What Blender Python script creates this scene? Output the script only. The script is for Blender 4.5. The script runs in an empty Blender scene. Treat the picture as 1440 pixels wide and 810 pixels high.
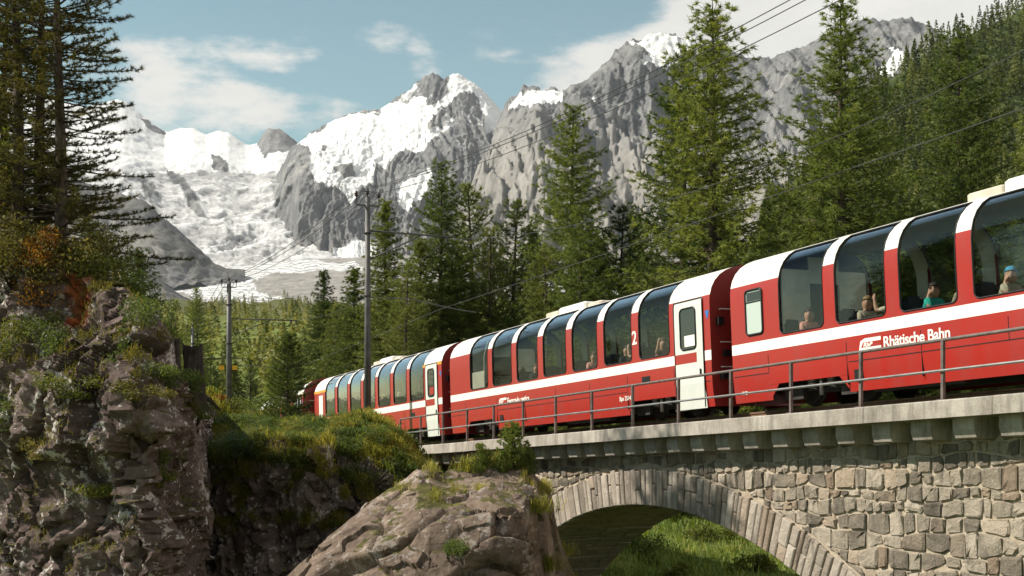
import bpy, bmesh, math, random
import numpy as np
from mathutils import Vector, Matrix

scene = bpy.context.scene
COL = scene.collection
F, HY = 1740.0, 553.0            # focal length in photo pixels, eye level row
rng = np.random.default_rng(11)
RN = random.Random(5)
rad = math.radians

# ------------------------------------------------------------------ camera
cam = bpy.data.cameras.new('camera'); cam.sensor_width = 36; cam.lens = F / 1440 * 36
cam.shift_y = (HY - 405) / 1440; cam.clip_start = 0.1; cam.clip_end = 60000
cam_o = bpy.data.objects.new('camera', cam); COL.objects.link(cam_o)
cam_o.rotation_euler = (rad(90), 0, 0); scene.camera = cam_o

# ------------------------------------------------------------------ sky and sun
SUN_XY = Vector((-0.995, 0.03)).normalized(); SUN_EL = rad(42)
SUN = Vector((SUN_XY.x * math.cos(SUN_EL), SUN_XY.y * math.cos(SUN_EL), math.sin(SUN_EL)))
world = bpy.data.worlds.new('World'); scene.world = world; world.use_nodes = True
wt = world.node_tree; wn = wt.nodes; wl = wt.links
bg = wn['Background']; bg.inputs[1].default_value = 0.095
sky = wn.new('ShaderNodeTexSky'); sky.sky_type = 'NISHITA'; sky.sun_disc = False
sky.sun_elevation = SUN_EL; sky.sun_rotation = math.atan2(SUN_XY.x, SUN_XY.y)
sky.altitude = 1900; sky.air_density = 1.3; sky.dust_density = 1.2; sky.ozone_density = 1.2
def wm(op, a, b=None, c=None):
    n = wn.new('ShaderNodeMath'); n.operation = op
    for i, v in enumerate((a, b, c)):
        if v is None: continue
        if isinstance(v, (int, float)): n.inputs[i].default_value = v
        else: wl.new(v, n.inputs[i])
    return n.outputs[0]
tc = wn.new('ShaderNodeTexCoord'); sx = wn.new('ShaderNodeSeparateXYZ'); wl.new(tc.outputs['Generated'], sx.inputs[0])
AZ = wm('ARCTAN2', sx.outputs[0], sx.outputs[1]); EL = wm('ARCSINE', sx.outputs[2])
mp = wn.new('ShaderNodeMapping'); mp.inputs['Scale'].default_value = (1, 1, 2.6); wl.new(tc.outputs['Generated'], mp.inputs[0])
def wnoise(scale, detail, rough, off=0):
    n = wn.new('ShaderNodeTexNoise'); n.inputs['Scale'].default_value = scale
    n.inputs['Detail'].default_value = detail; n.inputs['Roughness'].default_value = rough
    m2 = wn.new('ShaderNodeVectorMath'); m2.inputs[1].default_value = (off, off * .7, off * 1.3); wl.new(mp.outputs[0], m2.inputs[0])
    wl.new(m2.outputs[0], n.inputs['Vector']); return n.outputs[0]
cn = wm('ADD', wm('MULTIPLY', wnoise(7, 10, .62), .62), wm('MULTIPLY', wnoise(22, 8, .6, 3.1), .38))
def blob(px, py, sxp, syp, amp):
    a0 = math.atan((px - 720) / F); e0 = math.atan((HY - py) / math.hypot(F, px - 720))
    da = wm('MULTIPLY', wm('SUBTRACT', AZ, a0), F / sxp); de = wm('MULTIPLY', wm('SUBTRACT', EL, e0), F / syp)
    q = wm('ADD', wm('MULTIPLY', da, da), wm('MULTIPLY', de, de))
    return wm('MULTIPLY', wm('MAXIMUM', wm('SUBTRACT', 1, q), 0), amp)
bias = -0.11
for b in ((250, 85, 170, 62, .24), (395, 65, 85, 40, .17), (330, 165, 270, 50, .27), (545, 52, 75, 34, .17), (600, 84, 34, 40, .15), (760, 60, 130, 50, .13)):
    bias = wm('ADD', bias, blob(*b))
# broad bank of cloud over the right-hand summits
edge = wm('ADD', wm('MULTIPLY', AZ, 0.95), wm('MULTIPLY', EL, -1.6))
a1 = math.atan((775 - 720) / F); e1 = math.atan((HY - 85) / F)
bank = wm('MINIMUM', wm('MAXIMUM', wm('MULTIPLY', wm('SUBTRACT', edge, a1 * .95 - e1 * 1.6), 6.5), -.05), .36)
bias = wm('ADD', bias, bank)
dens = wm('ADD', cn, bias)
mr = wn.new('ShaderNodeMapRange'); mr.interpolation_type = 'SMOOTHSTEP'
mr.inputs[1].default_value = .47; mr.inputs[2].default_value = .66; wl.new(dens, mr.inputs[0])
cl_a = wm('MULTIPLY', mr.outputs[0], .93)
tint = wn.new('ShaderNodeMix'); tint.data_type = 'RGBA'; tint.blend_type = 'MULTIPLY'; tint.inputs[0].default_value = 1
wl.new(sky.outputs[0], tint.inputs[6]); tint.inputs[7].default_value = (.82, .91, .71, 1)
ccol = wn.new('ShaderNodeMix'); ccol.data_type = 'RGBA'
wl.new(wnoise(9, 6, .6, 7.7), ccol.inputs[0]); ccol.inputs[6].default_value = (4.8, 4.7, 4.5, 1); ccol.inputs[7].default_value = (7.4, 7.1, 6.5, 1)
mixc = wn.new('ShaderNodeMix'); mixc.data_type = 'RGBA'
wl.new(cl_a, mixc.inputs[0]); wl.new(tint.outputs[2], mixc.inputs[6]); wl.new(ccol.outputs[2], mixc.inputs[7])
wl.new(mixc.outputs[2], bg.inputs[0])

sl = bpy.data.lights.new('sun', 'SUN'); sl.energy = 5.0; sl.angle = rad(.5); sl.color = (1, .93, .82)
so = bpy.data.objects.new('sun', sl); COL.objects.link(so); so.rotation_euler = SUN.to_track_quat('Z', 'Y').to_euler()
vs = scene.view_settings; vs.view_transform = 'Standard'; vs.look = 'None'; vs.exposure = 0.62; vs.gamma = 1; vs.use_curve_mapping = False
scene.render.engine = 'CYCLES'; scene.cycles.max_bounces = 8; scene.cycles.transparent_max_bounces = 16; scene.cycles.use_denoising = True
scene.cycles.sample_clamp_indirect = 6

# ------------------------------------------------------------------ numeric helpers
_perm = rng.permutation(256); _perm = np.concatenate([_perm, _perm, _perm])
_g = rng.normal(size=(256, 3)); _g /= np.linalg.norm(_g, axis=1, keepdims=True)
_j = rng.random((256, 3))
def pnoise(p):
    i = np.floor(p).astype(int); f = p - i; i &= 255
    u = f * f * f * (f * (f * 6 - 15) + 10); out = 0
    for dx in (0, 1):
        for dy in (0, 1):
            for dz in (0, 1):
                h = _perm[_perm[_perm[(i[:, 0] + dx) & 255] + ((i[:, 1] + dy) & 255)] + ((i[:, 2] + dz) & 255)]
                d = (_g[h] * (f - (dx, dy, dz))).sum(1)
                w = (u[:, 0] if dx else 1 - u[:, 0]) * (u[:, 1] if dy else 1 - u[:, 1]) * (u[:, 2] if dz else 1 - u[:, 2])
                out = out + d * w
    return out * 1.4
def fbm(p, o=5, g=.5):
    s = 0; a = 1.0; p = np.array(p, float)
    for k in range(o): s = s + a * pnoise(p + 17.3 * k); a *= g; p = p * 2.03
    return s
def ridged(p, o=6, g=.55, mf=True):
    s = 0; a = 1.0; p = np.array(p, float); w = 1.0; tot = 0
    for k in range(o):
        r = 1 - np.abs(pnoise(p + 11.7 * k)) * 1.6; r = np.clip(r, 0, 1) ** 2 * w; s = s + a * r; tot += a
        w = np.clip(r * 1.6, 0, 1) if mf else 1.0; a *= g; p = p * 2.07
    return s / tot
def worley(p):
    i = np.floor(p).astype(int); f1 = np.full(len(p), 9.); f2 = f1.copy(); idd = np.zeros(len(p), int); dv = np.zeros_like(p)
    for dx in (-1, 0, 1):
        for dy in (-1, 0, 1):
            for dz in (-1, 0, 1):
                c = i + (dx, dy, dz); h = _perm[_perm[_perm[c[:, 0] & 255] + (c[:, 1] & 255)] + (c[:, 2] & 255)]
                e = p - c - _j[h]; d = (e ** 2).sum(1)
                m = d < f1; f2 = np.where(m, f1, np.minimum(f2, d)); idd = np.where(m, h, idd); dv = np.where(m[:, None], e, dv); f1 = np.where(m, d, f1)
    return np.sqrt(f1), np.sqrt(f2), _j[idd], dv
def sstep(a, b, x): t = np.clip((x - a) / (b - a), 0, 1); return t * t * (3 - 2 * t)
def pl(pts, x): return np.interp(x, [q[0] for q in pts], [q[1] for q in pts])
def inpoly(x, y, pts):
    ins = np.zeros(np.shape(x), bool); n = len(pts)
    for k in range(n):
        x0, y0 = pts[k]; x1, y1 = pts[(k + 1) % n]
        if y0 == y1: continue
        c = ((y0 > y) != (y1 > y)) & (x < (x1 - x0) * (y - y0) / (y1 - y0) + x0); ins ^= c
    return ins
def Wp(px, py, Y): return Vector(((px - 720) / F * Y, Y, (HY - py) / F * Y))

# ------------------------------------------------------------------ object helpers
def tag(o, label=None, cat=None, group=None, kind=None):
    if label: o['label'] = label
    if cat: o['category'] = cat
    if group: o['group'] = group
    if kind: o['kind'] = kind
    return o
def empty(name, loc=(0, 0, 0), label=None, cat=None, group=None):
    o = bpy.data.objects.new(name, None); o.location = loc; o.empty_display_size = .3; COL.objects.link(o)
    return tag(o, label, cat, group)
def link(name, me, parent=None, loc=None):
    o = bpy.data.objects.new(name, me); COL.objects.link(o)
    if parent: o.parent = parent
    if loc is not None: o.location = loc
    return o
def mesh_np(name, V, faces, mats, mi=None, smooth=False, attrs=None):
    """V (N,3); faces: list of (M,k) int arrays"""
    me = bpy.data.meshes.new(name); V = np.asarray(V, np.float32)
    if not isinstance(faces, list): faces = [faces]
    faces = [np.asarray(f, np.int32) for f in faces if len(f)]
    nl = sum(f.size for f in faces); nf = sum(len(f) for f in faces)
    me.vertices.add(len(V)); me.vertices.foreach_set('co', V.ravel())
    me.loops.add(nl); me.loops.foreach_set('vertex_index', np.concatenate([f.ravel() for f in faces]))
    me.polygons.add(nf)
    tot = np.concatenate([np.full(len(f), f.shape[1], np.int32) for f in faces]); st = np.concatenate([[0], np.cumsum(tot)[:-1]]).astype(np.int32)
    me.polygons.foreach_set('loop_start', st); me.polygons.foreach_set('loop_total', tot)
    for m in (mats if isinstance(mats, (list, tuple)) else [mats]): me.materials.append(m)
    if mi is not None: me.polygons.foreach_set('material_index', np.asarray(mi, np.int32))
    if smooth: me.polygons.foreach_set('use_smooth', np.ones(nf, bool))
    for k, a in (attrs or {}).items():
        at = me.attributes.new(k, 'FLOAT', 'POINT'); at.data.foreach_set('value', np.asarray(a, np.float32))
    me.update(calc_edges=True)
    return me
class MB:
    def __init__(s): s.v = []; s.f = []; s.m = []
    def add(s, vs, fs, m=0):
        o = len(s.v); s.v += [tuple(v) for v in vs]; s.f += [tuple(i + o for i in f) for f in fs]; s.m += [m] * len(fs); return s
    def box(s, x0, x1, y0, y1, z0, z1, m=0):
        return s.add([(x0, y0, z0), (x1, y0, z0), (x1, y1, z0), (x0, y1, z0), (x0, y0, z1), (x1, y0, z1), (x1, y1, z1), (x0, y1, z1)],
                     [(0, 3, 2, 1), (4, 5, 6, 7), (0, 1, 5, 4), (1, 2, 6, 5), (2, 3, 7, 6), (3, 0, 4, 7)], m)
    def bbox(s, x0, x1, y0, y1, z0, z1, b, m=0):
        """box with chamfered vertical and top edges"""
        pts = []
        for z, i in ((z0, 0), (z1 - b, 0), (z1, b)):
            pts += [(x0 + b + i, y0 + i, z), (x1 - b - i, y0 + i, z), (x1 - i, y0 + b + i, z), (x1 - i, y1 - b - i, z), (x1 - b - i, y1 - i, z), (x0 + b + i, y1 - i, z), (x0 + i, y1 - b - i, z), (x0 + i, y0 + b + i, z)]
        fs = [tuple(reversed(range(8))), tuple(range(16, 24))]
        for r in (0, 8):
            for k in range(8): fs.append((r + k, r + (k + 1) % 8, r + 8 + (k + 1) % 8, r + 8 + k))
        return s.add(pts, fs, m)
    def tube(s, pts, r, n=8, m=0, cap=True):
        pts = [Vector(p) for p in pts]; rs = r if isinstance(r, (list, tuple)) else [r] * len(pts); vs = []; fs = []
        ref = None
        for i, p in enumerate(pts):
            d = (pts[min(i + 1, len(pts) - 1)] - pts[max(i - 1, 0)]).normalized()
            a = ref if ref is not None else (Vector((0, 0, 1)) if abs(d.z) < .9 else Vector((1, 0, 0)))
            x = (a - d * a.dot(d)).normalized(); ref = x; y = d.cross(x)
            for k in range(n):
                t = 2 * math.pi * k / n; vs.append(p + (x * math.cos(t) + y * math.sin(t)) * rs[i])
        for i in range(len(pts) - 1):
            for k in range(n): fs.append((i * n + k, i * n + (k + 1) % n, (i + 1) * n + (k + 1) % n, (i + 1) * n + k))
        if cap: fs.append(tuple(reversed(range(n)))); fs.append(tuple((len(pts) - 1) * n + k for k in range(n)))
        return s.add(vs, fs, m)
    def mesh(s, name, mats, smooth=False):
        me = bpy.data.meshes.new(name); me.from_pydata(s.v, [], s.f)
        for m in (mats if isinstance(mats, (list, tuple)) else [mats]): me.materials.append(m)
        me.polygons.foreach_set('material_index', s.m)
        if smooth: me.polygons.foreach_set('use_smooth', [True] * len(s.f))
        me.update(); return me
    def obj(s, name, mats, parent=None, smooth=False, world=False):
        if world and parent is not None:
            L = parent.location; s.v = [(v[0] - L.x, v[1] - L.y, v[2] - L.z) for v in s.v]
        return link(name, s.mesh(name, mats, smooth), parent)
def shade_auto(o, ang=35):
    me = o.data; me.polygons.foreach_set('use_smooth', [True] * len(me.polygons))
    try: me.set_sharp_from_angle(angle=rad(ang))
    except Exception: pass
    return o

# ------------------------------------------------------------------ materials
class NT:
    def __init__(s, name):
        s.mat = bpy.data.materials.new(name); s.mat.use_nodes = True; s.t = s.mat.node_tree; s.n = s.t.nodes; s.b = s.n['Principled BSDF']; s.out = s.n['Material Output']
    def link(s, a, b): s.t.links.new(a, b)
    def new(s, k): return s.n.new('ShaderNode' + k)
    def pos(s, kind='world', scale=(1, 1, 1)):
        o = s.new('NewGeometry').outputs['Position'] if kind == 'world' else s.new('TexCoord').outputs['Object']
        if scale != (1, 1, 1):
            m = s.new('Mapping'); m.inputs['Scale'].default_value = scale; s.link(o, m.inputs[0]); o = m.outputs[0]
        return o
    def noise(s, vec, scale, detail=5, rough=.55, dist=0):
        n = s.new('TexNoise'); n.inputs['Scale'].default_value = scale; n.inputs['Detail'].default_value = detail; n.inputs['Roughness'].default_value = rough
        n.inputs['Distortion'].default_value = dist; s.link(vec, n.inputs['Vector']); return n.outputs[0]
    def vor(s, vec, scale, feat='F1'):
        n = s.new('TexVoronoi'); n.feature = feat; n.inputs['Scale'].default_value = scale; s.link(vec, n.inputs['Vector']); return n.outputs[0]
    def ramp(s, fac, stops, interp='LINEAR'):
        r = s.new('ValToRGB'); r.color_ramp.interpolation = interp; e = r.color_ramp.elements
        while len(e) < len(stops): e.new(.5)
        for i, (p, c) in enumerate(stops): e[i].position = p; e[i].color = (*c, 1) if len(c) == 3 else c
        s.link(fac, r.inputs[0]); return r.outputs[0]
    def mix(s, fac, a, b, mode='MIX'):
        m = s.new('Mix'); m.data_type = 'RGBA'; m.blend_type = mode
        for i, v in ((0, fac), (6, a), (7, b)):
            if isinstance(v, (int, float)): m.inputs[i].default_value = v
            elif isinstance(v, tuple): m.inputs[i].default_value = (*v, 1)
            else: s.link(v, m.inputs[i])
        return m.outputs[2]
    def math(s, op, a, b=0.0, c=None):
        m = s.new('Math'); m.operation = op
        for i, v in enumerate((a, b, c)):
            if v is None: continue
            if isinstance(v, (int, float)): m.inputs[i].default_value = v
            else: s.link(v, m.inputs[i])
        return m.outputs[0]
    def attr(s, name): a = s.new('Attribute'); a.attribute_name = name; return a.outputs['Fac']
    def rand(s): return s.new('ObjectInfo').outputs['Random']
    def bump(s, h, strength=.5, dist=.02):
        b = s.new('Bump'); b.inputs['Strength'].default_value = strength; b.inputs['Distance'].default_value = dist; s.link(h, b.inputs['Height']); s.link(b.outputs[0], s.b.inputs['Normal'])
    def fin(s, col=None, rough=.8, spec=.3, metal=0):
        if col is not None:
            if isinstance(col, tuple): s.b.inputs['Base Color'].default_value = (*col, 1)
            else: s.link(col, s.b.inputs['Base Color'])
        if isinstance(rough, (int, float)): s.b.inputs['Roughness'].default_value = rough
        else: s.link(rough, s.b.inputs['Roughness'])
        s.b.inputs['Specular IOR Level'].default_value = spec; s.b.inputs['Metallic'].default_value = metal
        return s.mat
def simple(name, c, rough=.7, var=.15, scale=3, spec=.3, metal=0, kind='obj', bump=0):
    n = NT(name); v = n.noise(n.pos(kind), scale, 6, .6)
    d = tuple(x * (1 - var) for x in c); l = tuple(min(1, x * (1 + var)) for x in c)
    if bump: n.bump(v, bump, .01)
    return n.fin(n.ramp(v, [(.3, d), (.7, l)]), rough, spec, metal)
def foliage(name, c1, c2, c3, trans=.35, attr=None, scale=.6):
    n = NT(name); v = n.noise(n.pos('world'), scale, 3, .6)
    r = n.attr(attr) if attr else None
    f = n.math('ADD', n.math('MULTIPLY', v, .8), n.math('MULTIPLY', r if r is not None else n.rand(), .45))
    col = n.ramp(f, [(.3, c1), (.58, c2), (.85, c3)])
    n.fin(col, .62, .25)
    tr = n.new('BsdfTranslucent'); n.link(n.mix(1.0, col, (1.25, 1.2, .55), 'MULTIPLY'), tr.inputs[0])
    ms = n.new('MixShader'); ms.inputs[0].default_value = trans; n.link(n.b.outputs[0], ms.inputs[1]); n.link(tr.outputs[0], ms.inputs[2]); n.link(ms.outputs[0], n.out.inputs[0])
    return n.mat
MAT = {}
def m_rock(name, dark, mid, light, lichen=.0, moss=.5, scale=1.0):
    n = NT(name); p = n.pos('world'); big = n.noise(p, .55 * scale, 8, .6, .4); fine = n.noise(p, 6 * scale, 10, .7)
    str_ = n.noise(n.pos('world', (1.2, .6, 3.2)), 1.7 * scale, 7, .65, .6)
    f = n.math('ADD', n.math('MULTIPLY', big, .45), n.math('ADD', n.math('MULTIPLY', fine, .3), n.math('MULTIPLY', str_, .25)))
    col = n.ramp(f, [(.34, dark), (.5, mid), (.66, light)])
    if lichen:
        l1 = n.noise(p, 5.5 * scale, 4, .7); l2 = n.noise(p, 1.1 * scale, 2, .5)
        lm = n.ramp(n.math('ADD', l1, n.math('MULTIPLY', n.math('SUBTRACT', l2, .5), .55)), [(.585, (0, 0, 0)), (.61, (1, 1, 1))])
        col = n.mix(n.math('MULTIPLY', lm, lichen), col, (.62, .58, .54))
        rust = n.attr('rust'); col = n.mix(rust, col, n.ramp(n.noise(p, 2.5, 6, .7), [(.35, (.10, .035, .018)), (.55, (.36, .085, .028)), (.7, (.42, .16, .06))]))
    g = n.new('NewGeometry'); sz = n.new('SeparateXYZ'); n.link(g.outputs['Normal'], sz.inputs[0])
    mm = n.math('ADD', sz.outputs[2], n.math('MULTIPLY', n.math('SUBTRACT', n.noise(p, 1.3, 6, .7), .5), 1.6))
    mask = n.ramp(mm, [(1.0 - moss * .6, (0, 0, 0)), (1.12 - moss * .6, (1, 1, 1))])
    col = n.mix(mask, col, n.ramp(n.noise(p, 3, 6, .7), [(.35, (.035, .035, .012)), (.6, (.11, .10, .03)), (.75, (.19, .16, .06))]))
    h = n.math('ADD', n.math('MULTIPLY', fine, .6), n.math('MULTIPLY', n.noise(p, 22 * scale, 6, .7), .35)); n.bump(h, 1.0, .09)
    MAT[name] = n.fin(col, .92, .15); return n.mat
m_rock('cliff_rock', (.026, .018, .015), (.125, .090, .078), (.31, .245, .22), .7, .32)
m_rock('gorge_rock', (.030, .022, .018), (.13, .098, .083), (.28, .225, .195), .5, .25)
m_rock('outcrop_rock', (.038, .027, .020), (.175, .128, .098), (.37, .285, .215), .25, .16)

def m_mountain():
    n = NT('mountain_rock'); p = n.pos('world')
    f = n.math('ADD', n.math('MULTIPLY', n.noise(p, .0022, 10, .7), .6), n.math('MULTIPLY', n.noise(p, .02, 8, .75), .4))
    f = n.math('ADD', n.math('MULTIPLY', f, .6), n.math('MULTIPLY', n.noise(n.pos('world', (1, .22, .22)), .014, 9, .75), .4))
    col = n.ramp(f, [(.38, (.075, .078, .086)), (.5, (.185, .183, .182)), (.62, (.38, .365, .345))])
    ice = n.ramp(n.math('ADD', n.math('MULTIPLY', n.noise(n.pos('world', (.45, 2.2, 2.2)), .006, 10, .75, .3), .7), n.math('MULTIPLY', n.noise(p, .03, 6, .8), .3)), [(.36, (.22, .22, .225)), (.48, (.50, .49, .48)), (.59, (.78, .775, .77))])
    grav = n.ramp(n.noise(p, .012, 10, .72), [(.35, (.24, .225, .205)), (.65, (.44, .41, .375))])
    grass = n.ramp(n.noise(p, .02, 8, .7), [(.35, (.06, .065, .03)), (.65, (.17, .155, .08))])
    col = n.mix(n.attr('grass'), col, grass)
    col = n.mix(n.attr('gravel'), col, grav); col = n.mix(n.attr('ice'), col, ice)
    sm = n.attr('snow'); sn = n.math('ADD', sm, n.math('MULTIPLY', n.math('SUBTRACT', n.noise(p, .014, 10, .8), .5), .75))
    smask = n.ramp(sn, [(.46, (0, 0, 0)), (.54, (1, 1, 1))])
    snowc = n.ramp(n.noise(p, .004, 6, .6), [(.3, (.74, .75, .76)), (.6, (.85, .84, .82))])
    col = n.mix(smask, col, snowc)
    n.bump(n.math('ADD', n.noise(p, .045, 10, .8), n.math('MULTIPLY', n.noise(p, .009, 6, .7), 1.0)), .7, 26)
    MAT['mountain'] = n.fin(col, .9, .1)
m_mountain()
def m_ground():
    n = NT('meadow_ground'); p = n.pos('world'); f = n.math('ADD', n.math('MULTIPLY', n.noise(p, .08, 6, .7), .5), n.math('MULTIPLY', n.noise(p, 1.2, 8, .75), .5))
    n.bump(n.noise(p, 2.5, 8, .7), 1, .25)
    sy = n.new('SeparateXYZ'); n.link(p, sy.inputs[0]); mrn = n.new('MapRange'); mrn.inputs[1].default_value = 300; mrn.inputs[2].default_value = 1100; n.link(sy.outputs[1], mrn.inputs[0])
    near = n.ramp(f, [(.35, (.055, .08, .02)), (.5, (.135, .17, .038)), (.63, (.24, .25, .07))]); far = n.ramp(n.noise(p, .01, 8, .7), [(.35, (.055, .065, .025)), (.65, (.15, .145, .07))])
    MAT['ground'] = n.fin(n.mix(mrn.outputs[0], near, far), .95, .1)
m_ground()
MAT['hill_ground'] = simple('hill_undergrowth', (.060, .078, .024), .95, .5, .05, .1, kind='world')
def m_paint(name, c, rough=.3, dirt=.45):
    n = NT(name); p = n.pos('obj'); d = n.noise(n.pos('obj', (1, 1, .35)), 2.2, 8, .7)
    col = n.mix(n.ramp(d, [(.45, (0, 0, 0)), (.8, (dirt, dirt, dirt))]), c, tuple(x * .45 + .04 for x in c))
    st_ = n.noise(n.pos('obj', (6, 1, .22)), 2.6, 8, .75); col = n.mix(n.ramp(st_, [(.52, (0, 0, 0)), (.8, (dirt * .7, dirt * .7, dirt * .7))]), col, tuple(x * .5 + .05 for x in c))
    n.b.inputs['Coat Weight'].default_value = .25; n.b.inputs['Coat Roughness'].default_value = .15
    n.bump(n.noise(p, 1.3, 3, .5), .12, .03)
    MAT[name] = n.fin(col, n.math('ADD', n.math('MULTIPLY', d, .3), rough - .1), .4)
m_paint('red_paint', (.345, .018, .011), .38); m_paint('white_paint', (.80, .77, .70), .4, .3); m_paint('roof_white', (.74, .71, .65), .45, .4)
m_paint('red_shaded', (.24, .014, .010), .5, .5); m_paint('door_paint', (.62, .64, .58), .4, .3); m_paint('yellow_paint', (.75, .33, .03), .4)  # first one: body red darkened, so end-wall shade is in the paint
MAT['gasket'] = simple('black_rubber', (.012, .012, .012), .5)
MAT['lining'] = simple('interior_lining', (.50, .47, .41), .6)
MAT['floor'] = simple('interior_floor', (.06, .06, .065), .7)
MAT['seat'] = simple('seat_fabric', (.022, .024, .034), .9, .3)
MAT['under'] = simple('underframe_grime', (.035, .030, .027), .8, .4, 5)
MAT['steel'] = simple('galvanised_steel', (.30, .30, .29), .42, .25, 4, .5, .7)
MAT['rail_post'] = simple('weathered_post', (.13, .105, .095), .6, .35, 6)
MAT['rail_steel'] = simple('rusty_rail', (.17, .10, .065), .6, .3, 8)
MAT['chrome'] = simple('spring_steel', (.4, .4, .4), .3, .2, 6, .5, .8)
MAT['pole'] = simple('pole_metal', (.085, .08, .075), .55, .35, 3, .4, .3)
MAT['insul'] = simple('insulator_glaze', (.045, .03, .025), .2)
MAT['wire'] = simple('wire_metal', (.045, .045, .045), .5)
MAT['beige'] = simple('roof_unit_beige', (.52, .46, .37), .6)
MAT['bluetag'] = simple('blue_tag', (.03, .16, .42), .5)
MAT['blind'] = simple('blind_fabric', (.45, .42, .33), .8)
MAT['wood'] = simple('weathered_wood', (.045, .035, .028), .95, .6, 4, kind='world', bump=.8)
MAT['sleeper'] = simple('sleeper_wood', (.06, .045, .035), .9, .3, 4)
MAT['sign_y'] = simple('sign_yellow', (.72, .36, .02), .5, .05)
def m_concrete():
    n = NT('concrete'); p = n.pos('world'); f = n.math('ADD', n.math('MULTIPLY', n.noise(p, 1.3, 6, .65), .55), n.math('MULTIPLY', n.noise(p, 45, 4, .8), .45))
    drip = n.noise(n.pos('world', (1, 1, .12)), 5, 5, .7)
    col = n.ramp(f, [(.36, (.21, .185, .155)), (.5, (.38, .34, .29)), (.62, (.52, .475, .41))])
    col = n.mix(n.ramp(drip, [(.5, (0, 0, 0)), (.72, (.75, .75, .75))]), col, (.13, .115, .10)); n.bump(n.noise(p, 60, 5, .8), .8, .02)
    MAT['concrete'] = n.fin(col, .9, .2)
m_concrete()
def m_stone(name, a, b, c, stain):
    n = NT(name); p = n.pos('world'); r = n.rand(); f = n.math('ADD', n.math('MULTIPLY', n.noise(p, 2.2, 8, .7), .42), n.math('ADD', n.math('MULTIPLY', r, .34), n.math('MULTIPLY', n.noise(p, 19, 8, .75), .28)))
    col = n.ramp(f, [(.3, a), (.52, b), (.74, c)])
    warm = n.ramp(n.math('FRACT', n.math('MULTIPLY', r, 7.31)), [(.80, (0, 0, 0)), (.9, (1, 1, 1))])
    col = n.mix(n.math('MULTIPLY', warm, .4), col, (.38, .26, .17))
    drip = n.noise(n.pos('world', (2, 2, .35)), 2.0, 6, .7); col = n.mix(n.ramp(drip, [(.52, (0, 0, 0)), (.68, (stain, stain, stain))]), col, (.05, .045, .04))
    n.bump(n.math('ADD', n.noise(p, 24, 8, .75), n.noise(p, 7, 5, .7)), 1.0, .05); MAT[name] = n.fin(col, .92, .15)
m_stone('rubble_stone', (.125, .105, .084), (.32, .272, .212), (.56, .48, .385), .7)
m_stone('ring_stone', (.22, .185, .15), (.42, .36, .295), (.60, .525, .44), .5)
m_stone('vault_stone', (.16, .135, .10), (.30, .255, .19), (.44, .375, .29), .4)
def m_mortar():
    n = NT('mortar'); p = n.pos('world'); f = n.math('ADD', n.math('MULTIPLY', n.noise(p, 2, 6, .7), .6), n.math('MULTIPLY', n.noise(p, 30, 5, .8), .4))
    n.bump(n.noise(p, 25, 6, .8), 1, .03); MAT['mortar'] = n.fin(n.ramp(f, [(.35, (.34, .275, .20)), (.65, (.60, .51, .39))]), .95, .1)
m_mortar()
def m_glass(name, tint, ior):
    n = NT(name); n.n.remove(n.b); tr = n.new('BsdfTransparent'); tr.inputs[0].default_value = (*tint, 1)
    gl = n.new('BsdfGlossy'); gl.inputs[0].default_value = (.92, .95, 1, 1); gl.inputs[1].default_value = .03
    lw = n.new('LayerWeight'); lw.inputs[0].default_value = .5; fr = n.new('MapRange'); fr.inputs[1].default_value = .61; fr.inputs[2].default_value = .79; fr.inputs[3].default_value = ior; fr.inputs[4].default_value = .95; n.link(lw.outputs['Facing'], fr.inputs[0]); ms = n.new('MixShader')
    w = n.new('Bump'); w.inputs['Strength'].default_value = .06; w.inputs['Distance'].default_value = .05
    n.link(n.noise(n.pos('obj', (1, 1, 2)), 1.6, 3, .5), w.inputs['Height']); n.link(w.outputs[0], gl.inputs['Normal'])
    n.link(fr.outputs[0], ms.inputs[0]); n.link(tr.outputs[0], ms.inputs[1]); n.link(gl.outputs[0], ms.inputs[2]); n.link(ms.outputs[0], n.out.inputs[0]); MAT[name] = n.mat
m_glass('pane_glass', (.76, .80, .78), .05)
MAT['needle_larch'] = foliage('larch_needles', (.045, .075, .020), (.130, .172, .040), (.27, .295, .072), .40, None, 1.3)
MAT['needle_spruce'] = foliage('spruce_needles', (.040, .066, .020), (.090, .125, .032), (.17, .195, .050), .36)
MAT['needle_pine'] = foliage('pine_needles', (.036, .058, .020), (.098, .130, .034), (.20, .22, .06), .36, None, 1.3)
MAT['needle_dark'] = foliage('olive_pine_needles', (.040, .040, .014), (.095, .086, .024), (.20, .165, .045), .40)  # warm olive-brown needles of the cliff pines
MAT['needle_far'] = foliage('far_needles', (.034, .054, .016), (.078, .10, .026), (.155, .165, .045), .3, 'rnd', .03)
MAT['needle_valley'] = foliage('valley_needles', (.085, .105, .032), (.175, .185, .055), (.28, .26, .085), .35, 'rnd', .02)
MAT['grass'] = foliage('grass_blades', (.10, .12, .02), (.25, .25, .048), (.46, .39, .13), .45, 'rnd', .5)
MAT['meadow'] = foliage('meadow_blades', (.055, .10, .016), (.14, .20, .035), (.27, .31, .075), .42, 'rnd', .25)
MAT['cliff_grass'] = foliage('cliff_grass_blades', (.045, .05, .014), (.115, .108, .03), (.23, .19, .065), .4, 'rnd', .6)
MAT['fern'] = foliage('fern_blades', (.035, .065, .016), (.08, .12, .028), (.16, .19, .05), .40, 'rnd', .5)
MAT['autumn'] = foliage('autumn_leaves', (.10, .035, .012), (.30, .12, .02), (.45, .26, .04), .45, 'rnd', .9)
MAT['leaf'] = foliage('shrub_leaves', (.035, .055, .012), (.09, .11, .022), (.19, .19, .04), .4, 'rnd', .9)
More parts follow.
